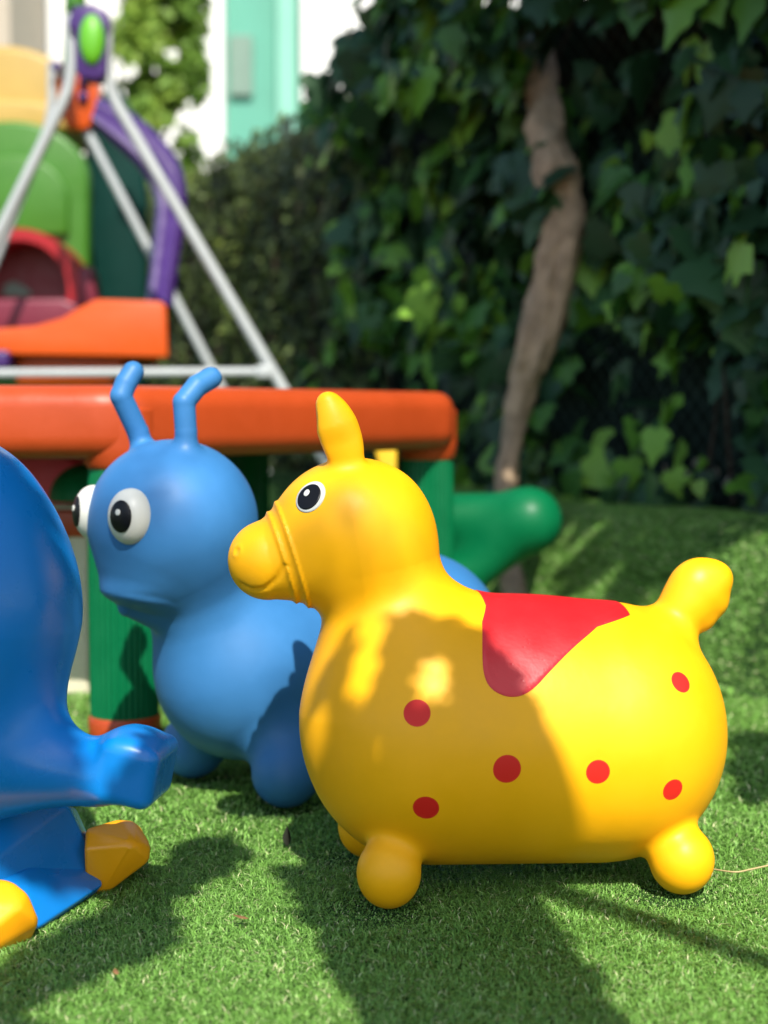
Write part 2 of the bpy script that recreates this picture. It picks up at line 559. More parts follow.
# blades of artificial turf
PRESSED = [(-0.005, 1.36, 0.055), (0.277, 1.41, 0.055), (-0.03, 1.53, 0.045), (-0.114, 1.73, 0.05), (-0.242, 1.87, 0.05)]
def blades(name, P, Nn, hmin, hmax, wd, label):
    n = len(P)
    a = RNG.uniform(0, 2 * np.pi, n); h = RNG.uniform(hmin, hmax, n)
    for fx_, fy_, fr_ in PRESSED:
        h *= 1 - 0.75 * np.exp(-(((P[:, 0] - fx_) ** 2 + (P[:, 1] - fy_) ** 2) / fr_ ** 2) ** 2)
    side = np.stack([np.cos(a), np.sin(a), np.zeros(n)], 1)
    lean_a = RNG.uniform(0, 2 * np.pi, n); lean = RNG.uniform(0.5, 2.0, n)
    ld = np.stack([np.cos(lean_a), np.sin(lean_a), np.zeros(n)], 1)
    ld = ld - Nn * np.sum(ld * Nn, 1)[:, None]
    side = np.cross(Nn, ld) + side * 0.35; side /= np.linalg.norm(side, axis=1)[:, None]
    ww = wd * RNG.uniform(0.7, 1.3, n)
    mid = P + Nn * (h * 0.55)[:, None] + ld * (h * lean * 0.30)[:, None]
    tip = P + Nn * (h * (1.0 - 0.28 * lean))[:, None] + ld * (h * lean * 0.95)[:, None]
    s0 = side * (ww * 0.5)[:, None]
    V = np.stack([P - s0, P + s0, mid - s0, mid + s0, tip - s0 * 0.25], 1).reshape(-1, 3)
    b = (np.arange(n) * 5)[:, None]
    F = np.concatenate([b + np.array([[0, 1, 3]]), b + np.array([[0, 3, 2]]), b + np.array([[2, 3, 4]])])
    patch = np.array([noise.noise(Vector((p[0] * 5, p[1] * 5, p[2] * 5))) for p in P[::40]])
    patch = np.repeat(patch, 40)[:n]
    tone = np.clip(RNG.beta(2.2, 2.6, n) + 0.12 * patch, 0, 1)
    tone[RNG.random(n) < 0.035] = 1.0
    tones = np.repeat(tone, 5)
    me = np_mesh(name, V, F, {'tone': tones})
    return tag(link(name, me, M_['turf']), label, 'turf', kind='stuff')

PTS, NRM = [], []
def scatter(x0, x1, y0, y1, dens):
    n = int((x1 - x0) * (y1 - y0) * dens)
    # sorted in small cells so that neighbouring blades share a patch tone
    P = np.stack([RNG.uniform(x0, x1, n), RNG.uniform(y0, y1, n), np.zeros(n)], 1)
    key = np.floor(P[:, 1] / 0.02) * 1000 + np.floor(P[:, 0] / 0.02)
    P = P[np.argsort(key)]
    lim = WK * P[:, 1] + WC - 0.54
    P = P[P[:, 0] < lim]
    return P
def fade(P, a, b):
    k = np.clip((P[:, 1] - a) / (b - a), 0, 1)
    return P[RNG.random(len(P)) < k]
Pn = fade(scatter(-0.50, 0.55, 1.02, 1.80, 290000), 1.80, 1.50)
Pm = np.concatenate([fade(scatter(-0.75, 0.90, 1.50, 2.4, 80000), 1.50, 1.80), scatter(0.55, 0.9, 1.0, 1.62, 60000), scatter(-0.9, -0.5, 1.0, 1.62, 50000), scatter(-1.0, 1.2, 0.55, 1.02, 25000)])
Pf = scatter(-1.2, 1.3, 2.4, 4.2, 22000)
def up(n): return np.tile(np.array([[0, 0, 1.0]]), (n, 1))
blades('grass', Pn, up(len(Pn)), 0.004, 0.0092, 0.00088, 'short curly artificial grass in front of the toys, sunlit in patches')
blades('grass', Pm, up(len(Pm)), 0.007, 0.014, 0.0017, 'artificial grass carpet around and behind the toys')
blades('grass', Pf, up(len(Pf)), 0.010, 0.018, 0.0032, 'artificial grass far back under the swing and table')
# on the kerb
n = 130000
Y = RNG.uniform(1.9, 4.2, n)
kp = np.array(KP[1:]); seg = np.linalg.norm(np.diff(kp, axis=0), axis=1); cs = np.concatenate([[0], np.cumsum(seg)])
u = RNG.uniform(0, cs[-1], n); o_ = np.interp(u, cs, kp[:, 0]); z_ = np.interp(u, cs, kp[:, 1])
ii = np.clip(np.searchsorted(cs, u) - 1, 0, len(seg) - 1)
dz = np.diff(kp, axis=0)[ii]; no, nz_ = -dz[:, 1] / seg[ii], dz[:, 0] / seg[ii]
Nk = np.stack([-0.903 * no, -0.43 * no, nz_], 1)
Pk = np.stack([WK * Y + WC - 0.903 * (o_ + 0.06), Y - 0.43 * (o_ + 0.06), z_], 1)
o = np.argsort(np.floor(Y / 0.03) * 100 + np.floor(u / 0.03)); Pk, Nk = Pk[o], Nk[o]
blades('grass', Pk - Nk * 0.003, Nk, 0.007, 0.013, 0.0020, 'artificial grass wrapped over the raised kerb below the ivy')

# ------------------------------------------------------------------ fence, ivy, hedge
fence = tag(empty('fence', wall_pt(5, 0, 0)), 'wire mesh fence backed by an added dark shade sheet behind the ivy and hedge', 'fence')
bm = bmesh.new()
rz = math.atan2(1, WK)
cY = 5.4
c = wall_pt(cY, -0.05, 0.78); L = 8.4 * 1.107
bm_box(bm, c, (L, 0.02, 1.50), rz)
obj('shade_sheet', bm, M_['fence'], fence, smooth=False)  # dark sheet added behind the leaves so their gaps look shaded
bm = bmesh.new()
for k in range(int(8.4 / 0.05)):
    Y = 1.3 + k * 0.05
    for sgn in (1, -1):
        a = wall_pt(Y, -0.02 , 0.28); b = wall_pt(Y + sgn * 1.2, -0.02, 1.53)
        if b.y < 1.2: continue
        if Y > 5.0: continue
        bm_tube(bm, [a, b], 0.0014, 4, smoothp=False)
obj('wire_mesh', bm, M_['wire'], fence, smooth=False)
for Y in (1.7, 3.05, 4.4, 5.56, 6.9, 8.2):
    bm = bmesh.new(); bm_tube(bm, [wall_pt(Y, 0.015, 0), wall_pt(Y, 0.015, 1.56)], 0.022, 12)
    obj('post', bm, M_['wire'], fence)

def leaf_template(kind):
    if kind == 'ivy':
        half = [(0.0, -0.02), (0.16, -0.14), (0.38, -0.06), (0.52, 0.10), (0.36, 0.26), (0.40, 0.46), (0.20, 0.62), (0.0, 0.98)]
    else:
        half = [(0.0, 0.0), (0.16, 0.14), (0.26, 0.38), (0.18, 0.68), (0.0, 1.0)]
    pts = half + [(-x, y) for x, y in half[-2:0:-1]]
    V = [(0, 0.30, 0.0)] + [(x, y, -abs(x) * 0.22 - 0.16 * max(0, y - 0.3) ** 2 + (0.05 if abs(x) > 0.35 else 0)) for x, y in pts]
    n = len(pts)
    F = [(0, 1 + i, 1 + (i + 1) % n) for i in range(n)]
    return np.array(V, np.float32) - np.array([0, 0.0, 0]), np.array(F)

def leaves(name, C, Nn, size, tone, kind, m, parent=None, droop=0.8, spin=0.7, down=None):
    "C centres, Nn outward normals; tip hangs down"
    T, F = leaf_template(kind)
    n = len(C)
    Nn = Nn / np.linalg.norm(Nn, axis=1)[:, None]
    d = np.tile(np.array([[0, 0, -1.0]]), (n, 1)) if down is None else down
    d = d + RNG.normal(0, spin, (n, 3))
    d -= Nn * np.sum(d * Nn, 1)[:, None]; d /= np.linalg.norm(d, axis=1)[:, None]
    x = np.cross(d, Nn)
    s_ = size[:, None, None]
    asp = RNG.uniform(0.85, 1.15, n)[:, None, None]; cv = RNG.uniform(0.4, 1.8, n)[:, None, None]
    V = C[:, None, :] + s_ * (asp * T[None, :, 0:1] * x[:, None, :] + (T[None, :, 1:2] - 0.3) * d[:, None, :] + cv * T[None, :, 2:3] * Nn[:, None, :])
    Fa = (np.arange(n) * len(T))[:, None, None] + F[None]
    me = np_mesh(name, V.reshape(-1, 3), Fa.reshape(-1, 3), {'tone': np.repeat(tone, len(T))}, smooth=True)
    if parent is not None: me.transform(chain(parent).inverted())
    return link(name, me, m, parent)

WN = np.array([-0.903, -0.43, 0.0])
def fbm(x, y, z=0.0, o=3):
    return noise.fractal(Vector((x, y, z)), 1.0, 2.0, o)

# near ivy: clumped, big leaves, ragged top
ivy = tag(empty('ivy', wall_pt(3.6, 0.12, 0)), 'large leaved dark ivy climbing the fence around a bare twisting trunk', 'ivy')
C, Nn, S, T = [], [], [], []
def ivy_top(Y): return 2.4 if Y < 3.9 else 2.4 - (Y - 3.9) * 0.95
tries = 0
while len(C) < 5400 and tries < 60000:
    tries += 1
    Y = random.uniform(1.7, 5.0); z = random.uniform(0.22, 2.4)
    top = ivy_top(Y) + 0.12 * fbm(Y * 2.2, 3.1)
    if z > top: continue
    if z < 0.62 + 0.22 * fbm(Y * 2.5, 9.0) and random.random() < 0.45: continue
    cl = fbm(Y * 2.8, z * 2.8, 4.0, 2)
    if cl < -0.10 and z < 1.4 and random.random() < 0.8: continue
    bulge = 0.10 + 0.22 * max(0, cl + 0.15) + (0.12 if z > 1.25 else 0)
    off = bulge * (0.35 + 0.75 * random.random() ** 0.6)
    # leave the bare trunk showing
    p = wall_pt(Y, off, z)
    px = 384 + FPX * p.x / p.y; py = 415 - (p.z - CAM_Z) / p.y * FPX
    tx = np.interp(py, [110, 150, 200, 250, 320, 390, 440, 520, 600], [545, 550, 570, 560, 540, 520, 503, 500, 512])
    if 125 < py < 600 and off > 0.10 and abs(px - tx + 4) < 25 and random.random() < (0.88 if py < 385 else 0.1): continue
    C.append(tuple(p))
    nn = WN + np.array([0, 0, 0.35]) + RNG.normal(0, 0.50, 3); Nn.append(nn)
    S.append(random.choice((0.05, 0.07, 0.09, 0.11, 0.13)) * (0.8 if z < 0.7 else 1) * random.uniform(0.85, 1.1))
    lit_clump = fbm(Y * 3.5 + 7, z * 3.5, 8.0, 2)  # clumps of outer leaves painted brighter, as if the sun caught them
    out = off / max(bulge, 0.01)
    T.append(min(1, max(0, random.gauss(0.27, 0.17) + (0.55 if (lit_clump > (0.04 if Y < 3.3 else -0.10) and out > 0.5 and random.random() < (0.42 if Y < 3.3 else 0.62)) else 0))))
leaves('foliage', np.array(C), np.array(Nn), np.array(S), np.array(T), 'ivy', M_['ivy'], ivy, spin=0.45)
bm = bmesh.new()
tp = [(532, 20, 3.80), (543, 90, 3.72), (546, 135, 3.62), (554, 165, 3.56), (563, 205, 3.52), (560, 250, 3.50), (547, 300, 3.50), (535, 345, 3.50), (522, 395, 3.52), (512, 440, 3.50), (506, 490, 3.45), (510, 540, 3.38), (520, 600, 3.25), (524, 650, 3.15)]
bm_tube(bm, [at(*q) for q in tp], [0.034, 0.040, 0.045, 0.047, 0.046, 0.050, 0.046, 0.042, 0.032, 0.026, 0.026, 0.030, 0.036, 0.04], 24, n=7, jitter=0.36)
tp2 = [(556, 150, 3.54), (574, 205, 3.49), (566, 262, 3.46), (556, 320, 3.47), (540, 372, 3.49)]
bm_tube(bm, [at(*q) for q in tp2], [0.018, 0.024, 0.022, 0.024, 0.012], 14, n=7, jitter=0.3)
obj('trunk', bm, M_['trunk'], ivy)
for k in range(12):
    Y = random.uniform(2.0, 5.0)
    pts = [wall_pt(Y + random.uniform(-.05, .05) + 0.06 * j * random.uniform(-1, 1), random.uniform(0.02, 0.12), 0.2 + 0.33 * j) for j in range(6)]
    if k < 14: pass
    bm = bmesh.new() if k == 0 else bm
    bm_tube(bm, pts, [0.0045, 0.003], 6, n=4, jitter=0.2)
obj('runner_stems', bm, M_['stem'], ivy)

Cd = []
for px, py in ((664, 468), (676, 488), (688, 474), (698, 462), (706, 484), (716, 470), (727, 478), (731, 462), (742, 488), (606, 352), (668, 342), (345, 345), (650, 430)):
    Yd = WC / ((px - 384) / FPX - WK) - 0.04
    Cd.append(tuple(at(px, py, Yd)))
leaves('gap_light_bits', np.array(Cd), WN + RNG.normal(0, 0.4, (len(Cd), 3)), RNG.uniform(0.022, 0.045, len(Cd)), RNG.random(len(Cd)), 'plain', M_['dry_leaf'], ivy, spin=1.2)  # pale leaf shapes added in place of bright gaps in the ivy

# far hedge: small dense leaves
hedge = tag(empty('hedge', wall_pt(6.8, 0, 0)), 'clipped small leaved hedge on the fence running back towards the white building', 'hedge')
n = 15000
Y = RNG.uniform(4.7, 9.2, n); z = RNG.uniform(0.15, 1.62, n)
top = np.array([1.56 + 0.05 * fbm(y * 3, 1.0) for y in Y]); ok = z < top; Y, z = Y[ok], z[ok]
bulge = np.array([0.13 + 0.05 * fbm(y * 3, q * 3, 2.0, 3) for y, q in zip(Y, z)])
edge = np.clip((1.62 - z) / 0.2, 0.3, 1)
rad = RNG.random(len(Y)) ** 0.5
off = bulge * rad * edge
Cc = np.stack([WK * Y + WC - 0.903 * off, Y - 0.43 * off, z], 1)
Nh = WN + np.array([0, 0, 0.5]) + RNG.normal(0, 0.6, (len(Y), 3))
tone = np.clip(RNG.normal(0.42, 0.2, len(Y)) + np.array([0.5 * fbm(y * 1.6, q * 2, 5.0, 2) for y, q in zip(Y, z)]), 0, 1)
# back side too, so that it has a body from anywhere
leaves('foliage', Cc, Nh, RNG.uniform(0.03, 0.055, len(Y)), tone, 'plain', M_['hedge'], hedge, spin=0.9)
bm = bmesh.new()
for k in range(24):
    Y = 4.8 + k * 0.18
    bm_tube(bm, [wall_pt(Y, 0.05, 0), wall_pt(Y + 0.05, 0.08, 0.6), wall_pt(Y - 0.03, 0.07, 1.35)], [0.014, 0.006], 6, n=4, jitter=0.2)
obj('trunk', bm, M_['stem'], hedge)

# ------------------------------------------------------------------ building far behind
bld = tag(empty('building', (0, 13, 0)), 'white rendered building with a turquoise recessed bay beyond the hedge', 'building')
def wx(px, Y): return (px - 384) / FPX * Y
YB = 13.0
xa, xb = wx(226, YB), wx(303, YB)
zt = 7.0
bm = bmesh.new()
bm_box(bm, ((xa - 6.0 + xa) / 2, YB + 1, zt / 2), (6.0, 2.0, zt))
obj('wall', bm, M_['render_white'], bld, smooth=False)
bm = bmesh.new()
bm_box(bm, (xb + 4.0, YB + 1, zt / 2), (8.0, 2.0, zt))
obj('wall', bm, M_['render_white'], bld, smooth=False)
bm = bmesh.new()
bm_box(bm, ((xa + xb) / 2, YB + 1.2, zt / 2), (xb - xa - 0.006, 2.0, zt))
obj('recessed_bay', bm, M_['turquoise'], bld, smooth=False)
bm = bmesh.new()
bm_box(bm, (wx(290, YB) - 0.02, YB + 0.12, zt / 2), (0.16, 0.15, zt))
obj('pilaster', bm, M_['turq2'], bld, smooth=False)
bm = bmesh.new()
c = at(241, 66, YB + 0.17)
bm_box(bm, c, (0.20, 0.05, 0.52), 0, 0.01)
obj('plaque', bm, M_['plaque'], bld, smooth=False)
tb = tag(empty('building', (wx(-40, 11.5), 11.5, 0)), 'tan building edge at the far left behind the yellow playhouse roof', 'building')
bm = bmesh.new(); bm_box(bm, (wx(20, 11.5) - 1.5, 12.0, 3.2), (3.0, 1.2, 6.4)); obj('wall', bm, M_['tan'], tb, smooth=False)
bm = bmesh.new(); bm_box(bm, (wx(20, 11.5) - 1.46, 11.97, 6.5), (3.2, 1.4, 0.16)); obj('cornice', bm, M_['render_white'], tb, smooth=False)

def crown(name, blobs, dens, size, m, parent, kind='plain', tone0=0.5):
    C, Nn, T = [], [], []
    for (c, r) in blobs:
        k = int(dens * r[0] * r[1] * r[2])
        v = RNG.normal(0, 1, (k, 3)); v /= np.linalg.norm(v, axis=1)[:, None]
        rad = RNG.random(k) ** 0.35
        p = np.array(c) + v * rad[:, None] * np.array(r)
        keep = np.array([fbm(q[0] * 4, q[1] * 4, q[2] * 4, 2) > -0.16 for q in p])
        C.append(p[keep]); Nn.append(v[keep] + np.array([0, 0, 0.5]) + RNG.normal(0, 0.6, (keep.sum(), 3)))
        T.append(np.array([tone0 + 0.6 * fbm(q[0] * 3 + 3, q[1] * 3, q[2] * 3, 2) for q in p[keep]]) + RNG.normal(0, 0.15, keep.sum()))
    C, Nn, T = np.concatenate(C), np.concatenate(Nn), np.clip(np.concatenate(T), 0, 1)
    return leaves(name, C, Nn, RNG.uniform(size * 0.7, size * 1.3, len(C)), T, kind, m, parent, spin=0.9)

# slim tree in front of the white wall
YT = 9.6
tr = tag(empty('tree', (wx(158, YT), YT, 0)), 'slim light green tree standing against the white wall behind the swing', 'tree')
bb = []
for (px, py, rx, rz_) in ((150, -60, 60, 60), (165, 10, 45, 45), (140, 50, 35, 45), (178, 70, 32, 48), (150, 110, 42, 45), (168, 150, 36, 44), (140, 190, 40, 50), (150, 260, 45, 60)):
    p = at(px, py, YT + random.uniform(-.15, .15)); k = YT / FPX
    bb.append((tuple(p), (rx * k, rx * k * 0.9, rz_ * k)))
crown('crown', bb, 80000, 0.095, M_['tree_leaf'], tr, tone0=0.6)
bm = bmesh.new(); bm_tube(bm, [(wx(155, YT), YT, 0), (wx(160, YT), YT, 1.2), (wx(152, YT), YT + .05, 2.4), (wx(156, YT), YT, 3.2)], [0.07, 0.045, 0.02], 10, jitter=0.15)
for k in range(9):
    z0 = 1.0 + 0.22 * k; a = k * 2.4
    bm_tube(bm, [(wx(157, YT), YT, z0), (wx(157, YT) + 0.22 * math.cos(a), YT + 0.2 * math.sin(a), z0 + 0.3)], [0.018, 0.006], 6)
obj('trunk', bm, M_['stem'], tr)

# ------------------------------------------------------------------ playhouse with roof, tunnel
YH = 5.8
ph = tag(empty('playhouse', (wx(20, YH), YH + 0.3, 0)), 'plastic playhouse with cream yellow roof, lime arch wall and dark red tunnel', 'playhouse')
kH = YH / FPX
def arch(cx, ybase, ytop, hw, Y, n=20, p=2.0):
    "arched outline in pixels of the plane at depth Y"
    pts = [at(cx + hw, ybase, Y)]
    ycap = ytop + hw * 0.75
    for i in range(n + 1):
        t = math.pi * i / n
        pts.append(at(cx + hw * math.cos(t), ycap - (ycap - ytop) * math.sin(t), Y))
    pts.append(at(cx - hw, ybase, Y))
    return pts
bm = bmesh.new(); bm_prism(bm, arch(10, 540, 120, 78, YH), (0, 0.10, 0), 0.02); obj('arch_wall', bm, M_['lime'], ph)
bm = bmesh.new(); bm_prism(bm, arch(10, 235, 155, 58, YH - 0.03), (0, 0.045, 0), 0.012); obj('raised_panel', bm, M_['lime'], ph)
# roof: half barrel
def barrel(bm, cx, ytop, ybot, hw, Y0, dep):
    out = []
    n = 18
    for i in range(n + 1):
        t = math.pi * i / n
        out.append(at(cx + hw * math.cos(t), ybot - (ybot - ytop) * math.sin(t) ** 0.8, Y0))
    bm_prism(bm, out, (0, dep, 0), 0.03)
bm = bmesh.new(); barrel(bm, 0, 44, 122, 84, YH + 0.12, 0.7); obj('roof', bm, M_['house_yellow'], ph)
bm = bmesh.new(); barrel(bm, 0, 98, 130, 88, YH + 0.06, 0.1); obj('roof_rim', bm, M_['house_yellow'], ph)
bm = bmesh.new(); bm_prism(bm, [at(84, 560, YH + .35), at(84, 150, YH + .35), at(98, 92, YH + .35), at(118, 86, YH + .35), at(140, 125, YH + .35), at(146, 200, YH + .35), at(146, 560, YH + .35)], (0, 0.08, 0), 0.02)
obj('side_panel', bm, M_['dark_green'], ph)
# tunnel ring
def ringbm(bm, cx, cy, ro, ri, Y, dep, a0=0, a1=2 * math.pi, n=36):
    out = []
    for i in range(n + 1):
        t = a0 + (a1 - a0) * i / n
        out.append((cx + math.cos(t), cy))
    full = abs(a1 - a0 - 2 * math.pi) < 1e-3
    m_ = n if full else n + 1
    L = []
    for i in range(m_):
        t = a0 + (a1 - a0) * i / n
        o1 = at(cx + ro * math.cos(t), cy - ro * math.sin(t), Y); i1 = at(cx + ri * math.cos(t), cy - ri * math.sin(t), Y)
        L.append([bm.verts.new(o1), bm.verts.new(i1), bm.verts.new(i1 + Vector((0, dep, 0))), bm.verts.new(o1 + Vector((0, dep, 0)))])
    rng = range(m_) if full else range(m_ - 1)
    for i in rng:
        j = (i + 1) % m_
        for k in range(4):
            bm.faces.new((L[i][k], L[j][k], L[j][(k + 1) % 4], L[i][(k + 1) % 4]))
    if not full:
        bm.faces.new(L[0]); bm.faces.new(L[-1][::-1])
bm = bmesh.new(); ringbm(bm, 18, 290, 62, 50, YH - 0.25, 0.30, 0, 2 * math.pi); b_ = bm
obj('tunnel_ring', b_, M_['tunnel_red'], ph)
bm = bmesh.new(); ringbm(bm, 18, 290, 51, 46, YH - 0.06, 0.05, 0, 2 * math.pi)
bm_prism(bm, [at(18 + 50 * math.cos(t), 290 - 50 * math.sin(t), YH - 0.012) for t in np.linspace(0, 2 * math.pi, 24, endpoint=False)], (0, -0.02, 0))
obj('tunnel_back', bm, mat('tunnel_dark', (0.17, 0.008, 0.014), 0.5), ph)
bm = bmesh.new(); bm_prism(bm, [at(78, 306, YH - .3), at(78, 272, YH - .3), at(85, 264, YH - .3), at(92, 272, YH - .3), at(97, 300, YH - .3), at(97, 306, YH - .3)], (0, .12, 0), .008)
obj('flange', bm, M_['pink'], ph)
bm = bmesh.new(); bm_prism(bm, [at(-60, 345, YH - .45), at(-60, 300, YH - .45), at(62, 298, YH - .45), at(80, 306, YH - .45), at(60, 345, YH - .45)], (0, .34, 0), .015)
obj('tunnel_lip', bm, M_['pink'], ph)
bm = bmesh.new(); bm_prism(bm, [at(4, 296, YH - .036), at(4, 286, YH - .036), at(14, 281, YH - .036), at(30, 290, YH - .036), at(32, 296, YH - .036)], (0, -.008, 0))
obj('window', bm, M_['plaque'], ph)

# ------------------------------------------------------------------ swing
YS, YF = 4.0, 5.1
sw = tag(empty('swing_set', (wx(90, YS), (YS + YF) / 2, 0)), 'white tube A-frame swing with purple brackets, purple arms and an orange boat seat', 'swing set')
def tube_obj(name, pts, r, m, n=8, seg=16):
    bm = bmesh.new(); bm_tube(bm, pts, r, seg, n); return obj(name, bm, m, sw)
rT = 0.0155
def leg_pts(a, b, c_, Y, Yb):
    return [at(*a, Y), at(*b, Y), at(*c_, Y)]
def bent(name, pts, r, m):
    P = [Vector(p) for p in pts]
    a, b, c_ = P
    d1 = (a - b).normalized(); d2 = (c_ - b).normalized()
    k = 0.06
    out = [a, b + d1 * k, b + (d1 + d2) * k * 0.30, b + d2 * k, c_]
    tube_obj(name, [out[0], out[0].lerp(out[1], .5), out[1], out[2], out[3], out[3].lerp(out[4], .1), out[3].lerp(out[4], .9), out[4]], r, m)
gl = lambda px, Y: Vector((wx(px, Y), Y, 0.01))
# near frame
bent('frame_leg', [at(70, 15, YS), at(73, 82, YS), gl(-175, YS - 0.0)], rT, M_['tube'])
bent('frame_leg', [at(107, 22, YS), at(107, 88, YS), gl(397, YS)], rT, M_['tube'])
# far frame
bent('frame_leg', [at(52, 62, YF), at(52, 118, YF), gl(-120, YF)], rT, M_['tube'])
bent('frame_leg', [at(76, 62, YF), at(80, 118, YF), gl(305, YF)], rT, M_['tube'])
tube_obj('cross_bar', [at(-110, 374, YS), at(276, 372, YS)], 0.0125, M_['tube'])
bm = bmesh.new(); bm_box(bm, at(264, 372, YS - 0.004), (0.045, 0.036, 0.036), 0, 0.008); obj('bar_clamp', bm, M_['tube'], sw)
for px, py in ((262, 372), (268, 374)):
    pass
# brackets
bm = bmesh.new()
bm_prism(bm, [at(q[0], q[1], YS - 0.035) for q in ((68, 20), (74, 6), (92, 3), (106, 10), (110, 22), (107, 30), (106, 74), (98, 80), (80, 78), (75, 70), (74, 30), (68, 28))], (0, 0.07, 0), 0.006)
br = obj('bracket', bm, M_['purple'], sw)
bm = bmesh.new(); c = at(92, 40, YS - 0.035)
b = bmesh.new(); bmesh.ops.create_uvsphere(b, u_segments=28, v_segments=18, radius=1)
bmesh.ops.scale(b, vec=(0.034, 0.022, 0.066), verts=b.verts); bmesh.ops.translate(b, vec=c, verts=b.verts); merge(bm, b)
obj('cap', bm, mat('lime_cap', (0.10, 0.36, 0.012), 0.4), br)
bm = bmesh.new(); bm_tube(bm, [at(77, -30, YS + 0.03), at(77, 8, YS + 0.03)], 0.024, 16); bm_tube(bm, [at(69, -5, YS + 0.05), at(67, 64, YS + 0.05)], 0.010, 10); obj('handle', bm, M_['lime'], sw)
tube_obj('top_beam', [at(88, 30, YS), Vector((wx(70, YF), YF, at(70, 75, YF).z))], 0.024, M_['purple'])
bm = bmesh.new()
bm_prism(bm, [at(q[0], q[1], YF - 0.04) for q in ((56, 70), (64, 60), (90, 66), (98, 84), (97, 118), (86, 130), (66, 128), (58, 108))], (0, 0.09, 0), 0.010)
fb = obj('bracket', bm, M_['seat_orange'], sw); fb['label'] = 'orange bracket'
for q in ((57, 67), (83, 97), (84, 82)):
    bm = bmesh.new(); b = bmesh.new(); bmesh.ops.create_uvsphere(b, u_segments=14, v_segments=10, radius=0.019); bmesh.ops.translate(b, vec=at(q[0], q[1], YF - 0.05), verts=b.verts); merge(bm, b)
    obj('knob', bm, M_['purple'], fb)
# curved arms, two tubes and a web
def yarm(py): return float(np.interp(py, [100, 200, 305], [4.66, 4.52, 4.32]))
outer = [(100, 98), (120, 106), (145, 122), (166, 143), (180, 164), (186, 188), (186, 215), (180, 255), (173, 306)]
inner = [(92, 126), (108, 140), (124, 154), (138, 168), (150, 186), (155, 205), (154, 225), (151, 260), (145, 306)]
L_ = []
bm = bmesh.new()
oo = smooth_path([at(a, b, yarm(b)) for a, b in outer], 4); ii_ = smooth_path([at(a, b, yarm(b)) for a, b in inner], 4)
for o_, i_ in zip(oo, ii_):
    c_ = (o_ + i_) / 2; h_ = (o_ - i_) / 2; ring = []
    for k in range(24):
        th = 2 * math.pi * k / 24
        u = math.copysign(abs(math.cos(th)) ** 0.75, math.cos(th)); v = math.sin(th) * (0.72 + 0.28 * math.cos(2 * th) * -1)
        v *= (0.55 + 0.45 * min(1, abs(math.cos(th)) * 2.2))
        ring.append(bm.verts.new(c_ + h_ * u + Vector((0, 0.034 * v * 1.4, 0))))
    L_.append(ring)
for a, b in zip(L_[:-1], L_[1:]):
    for k in range(24): bm.faces.new((a[k], a[(k + 1) % 24], b[(k + 1) % 24], b[k]))
bm.faces.new(L_[0][::-1]); bm.faces.new(L_[-1])
obj('swing_arm', bm, M_['purple'], sw)
# seat: boat profile hollow tub
YSe = 4.10
prof_s = [(168, 358), (166, 306), (160, 301), (96, 299), (80, 307), (62, 318), (34, 326), (-10, 329), (-60, 318), (-95, 300), (-150, 300), (-155, 352)]
bm = bmesh.new(); bm_prism(bm, [at(a, b, YSe) for a, b in prof_s], (0, 0.022, 0), 0.008); st = obj('seat_side', bm, M_['seat_orange'], sw)
bm = bmesh.new(); bm_prism(bm, [at(a - 26, b + 3, YSe) + Vector((0, 0.30, 0)) for a, b in prof_s], (0, 0.022, 0), 0.008); obj('seat_side', bm, M_['seat_orange'], sw)
bm = bmesh.new()
p0, p1 = at(-150, 350, YSe), at(158, 356, YSe)
bm_prism(bm, [p0 + Vector((0, .02, 0)), p1 + Vector((0, .02, 0)), p1 + Vector((-.06, .30, 0)), p0 + Vector((0, .30, 0))], (0, 0, 0.02), 0.004)
bm_prism(bm, [at(156, 352, YSe + .02), at(156, 306, YSe + .02), at(163, 306, YSe + .02), at(163, 352, YSe + .02)], (-.065, .28, 0), 0.004)
bm_prism(bm, [at(15, 384, YSe + .06), at(15, 352, YSe + .06), at(128, 356, YSe + .06), at(112, 384, YSe + .06)], (0, .2, 0), 0.012)
obj('seat_base', bm, M_['seat_orange'], sw)
bm = bmesh.new(); bm_box(bm, at(2, 360, YSe + .03), (.06, .1, .05), 0, .01); obj('seat_bracket', bm, M_['purple'], sw)

# ------------------------------------------------------------------ picnic table with benches
TZ = 0.509
tl = Vector((wx(122, 2.12), 2.12, 0)); trr = Vector((wx(427, 2.74), 2.74, 0))
tbl = tag(empty('picnic_table', (-.3, 2.7, 0)), 'childrens plastic picnic table with orange rounded top and ribbed green legs', 'picnic table')
bl = Blob()
# top as rounded slab with a rolled rim: two parallel-ish slabs
top_poly = [Vector((-1.25, 2.095)), Vector((-0.357, 2.056)), Vector((0.142, 2.70)), Vector((-.10, 3.22)), Vector((-1.25, 3.22))]
b = bmesh.new()
vs = [b.verts.new((p.x, p.y, TZ - 0.104)) for p in top_poly]
f = b.faces.new(vs)
r = bmesh.ops.extrude_face_region(b, geom=[f]); nv = [g for g in r['geom'] if isinstance(g, bmesh.types.BMVert)]
bmesh.ops.translate(b, vec=(0, 0, 0.104), verts=nv); bmesh.ops.recalc_face_normals(b, faces=b.faces)
vert_e = [e for e in b.edges if abs(e.verts[0].co.z - e.verts[1].co.z) > 0.05]
bmesh.ops.bevel(b, geom=vert_e, offset=0.05, segments=7, profile=0.5, affect='EDGES')
hor = [e for e in b.edges if len(e.link_faces) == 2 and any(abs(fc.normal.z) > 0.9 for fc in e.link_faces) and not all(abs(fc.normal.z) > 0.9 for fc in e.link_faces)]
bmesh.ops.bevel(b, geom=hor, offset=0.033, segments=7, profile=0.5, affect='EDGES')
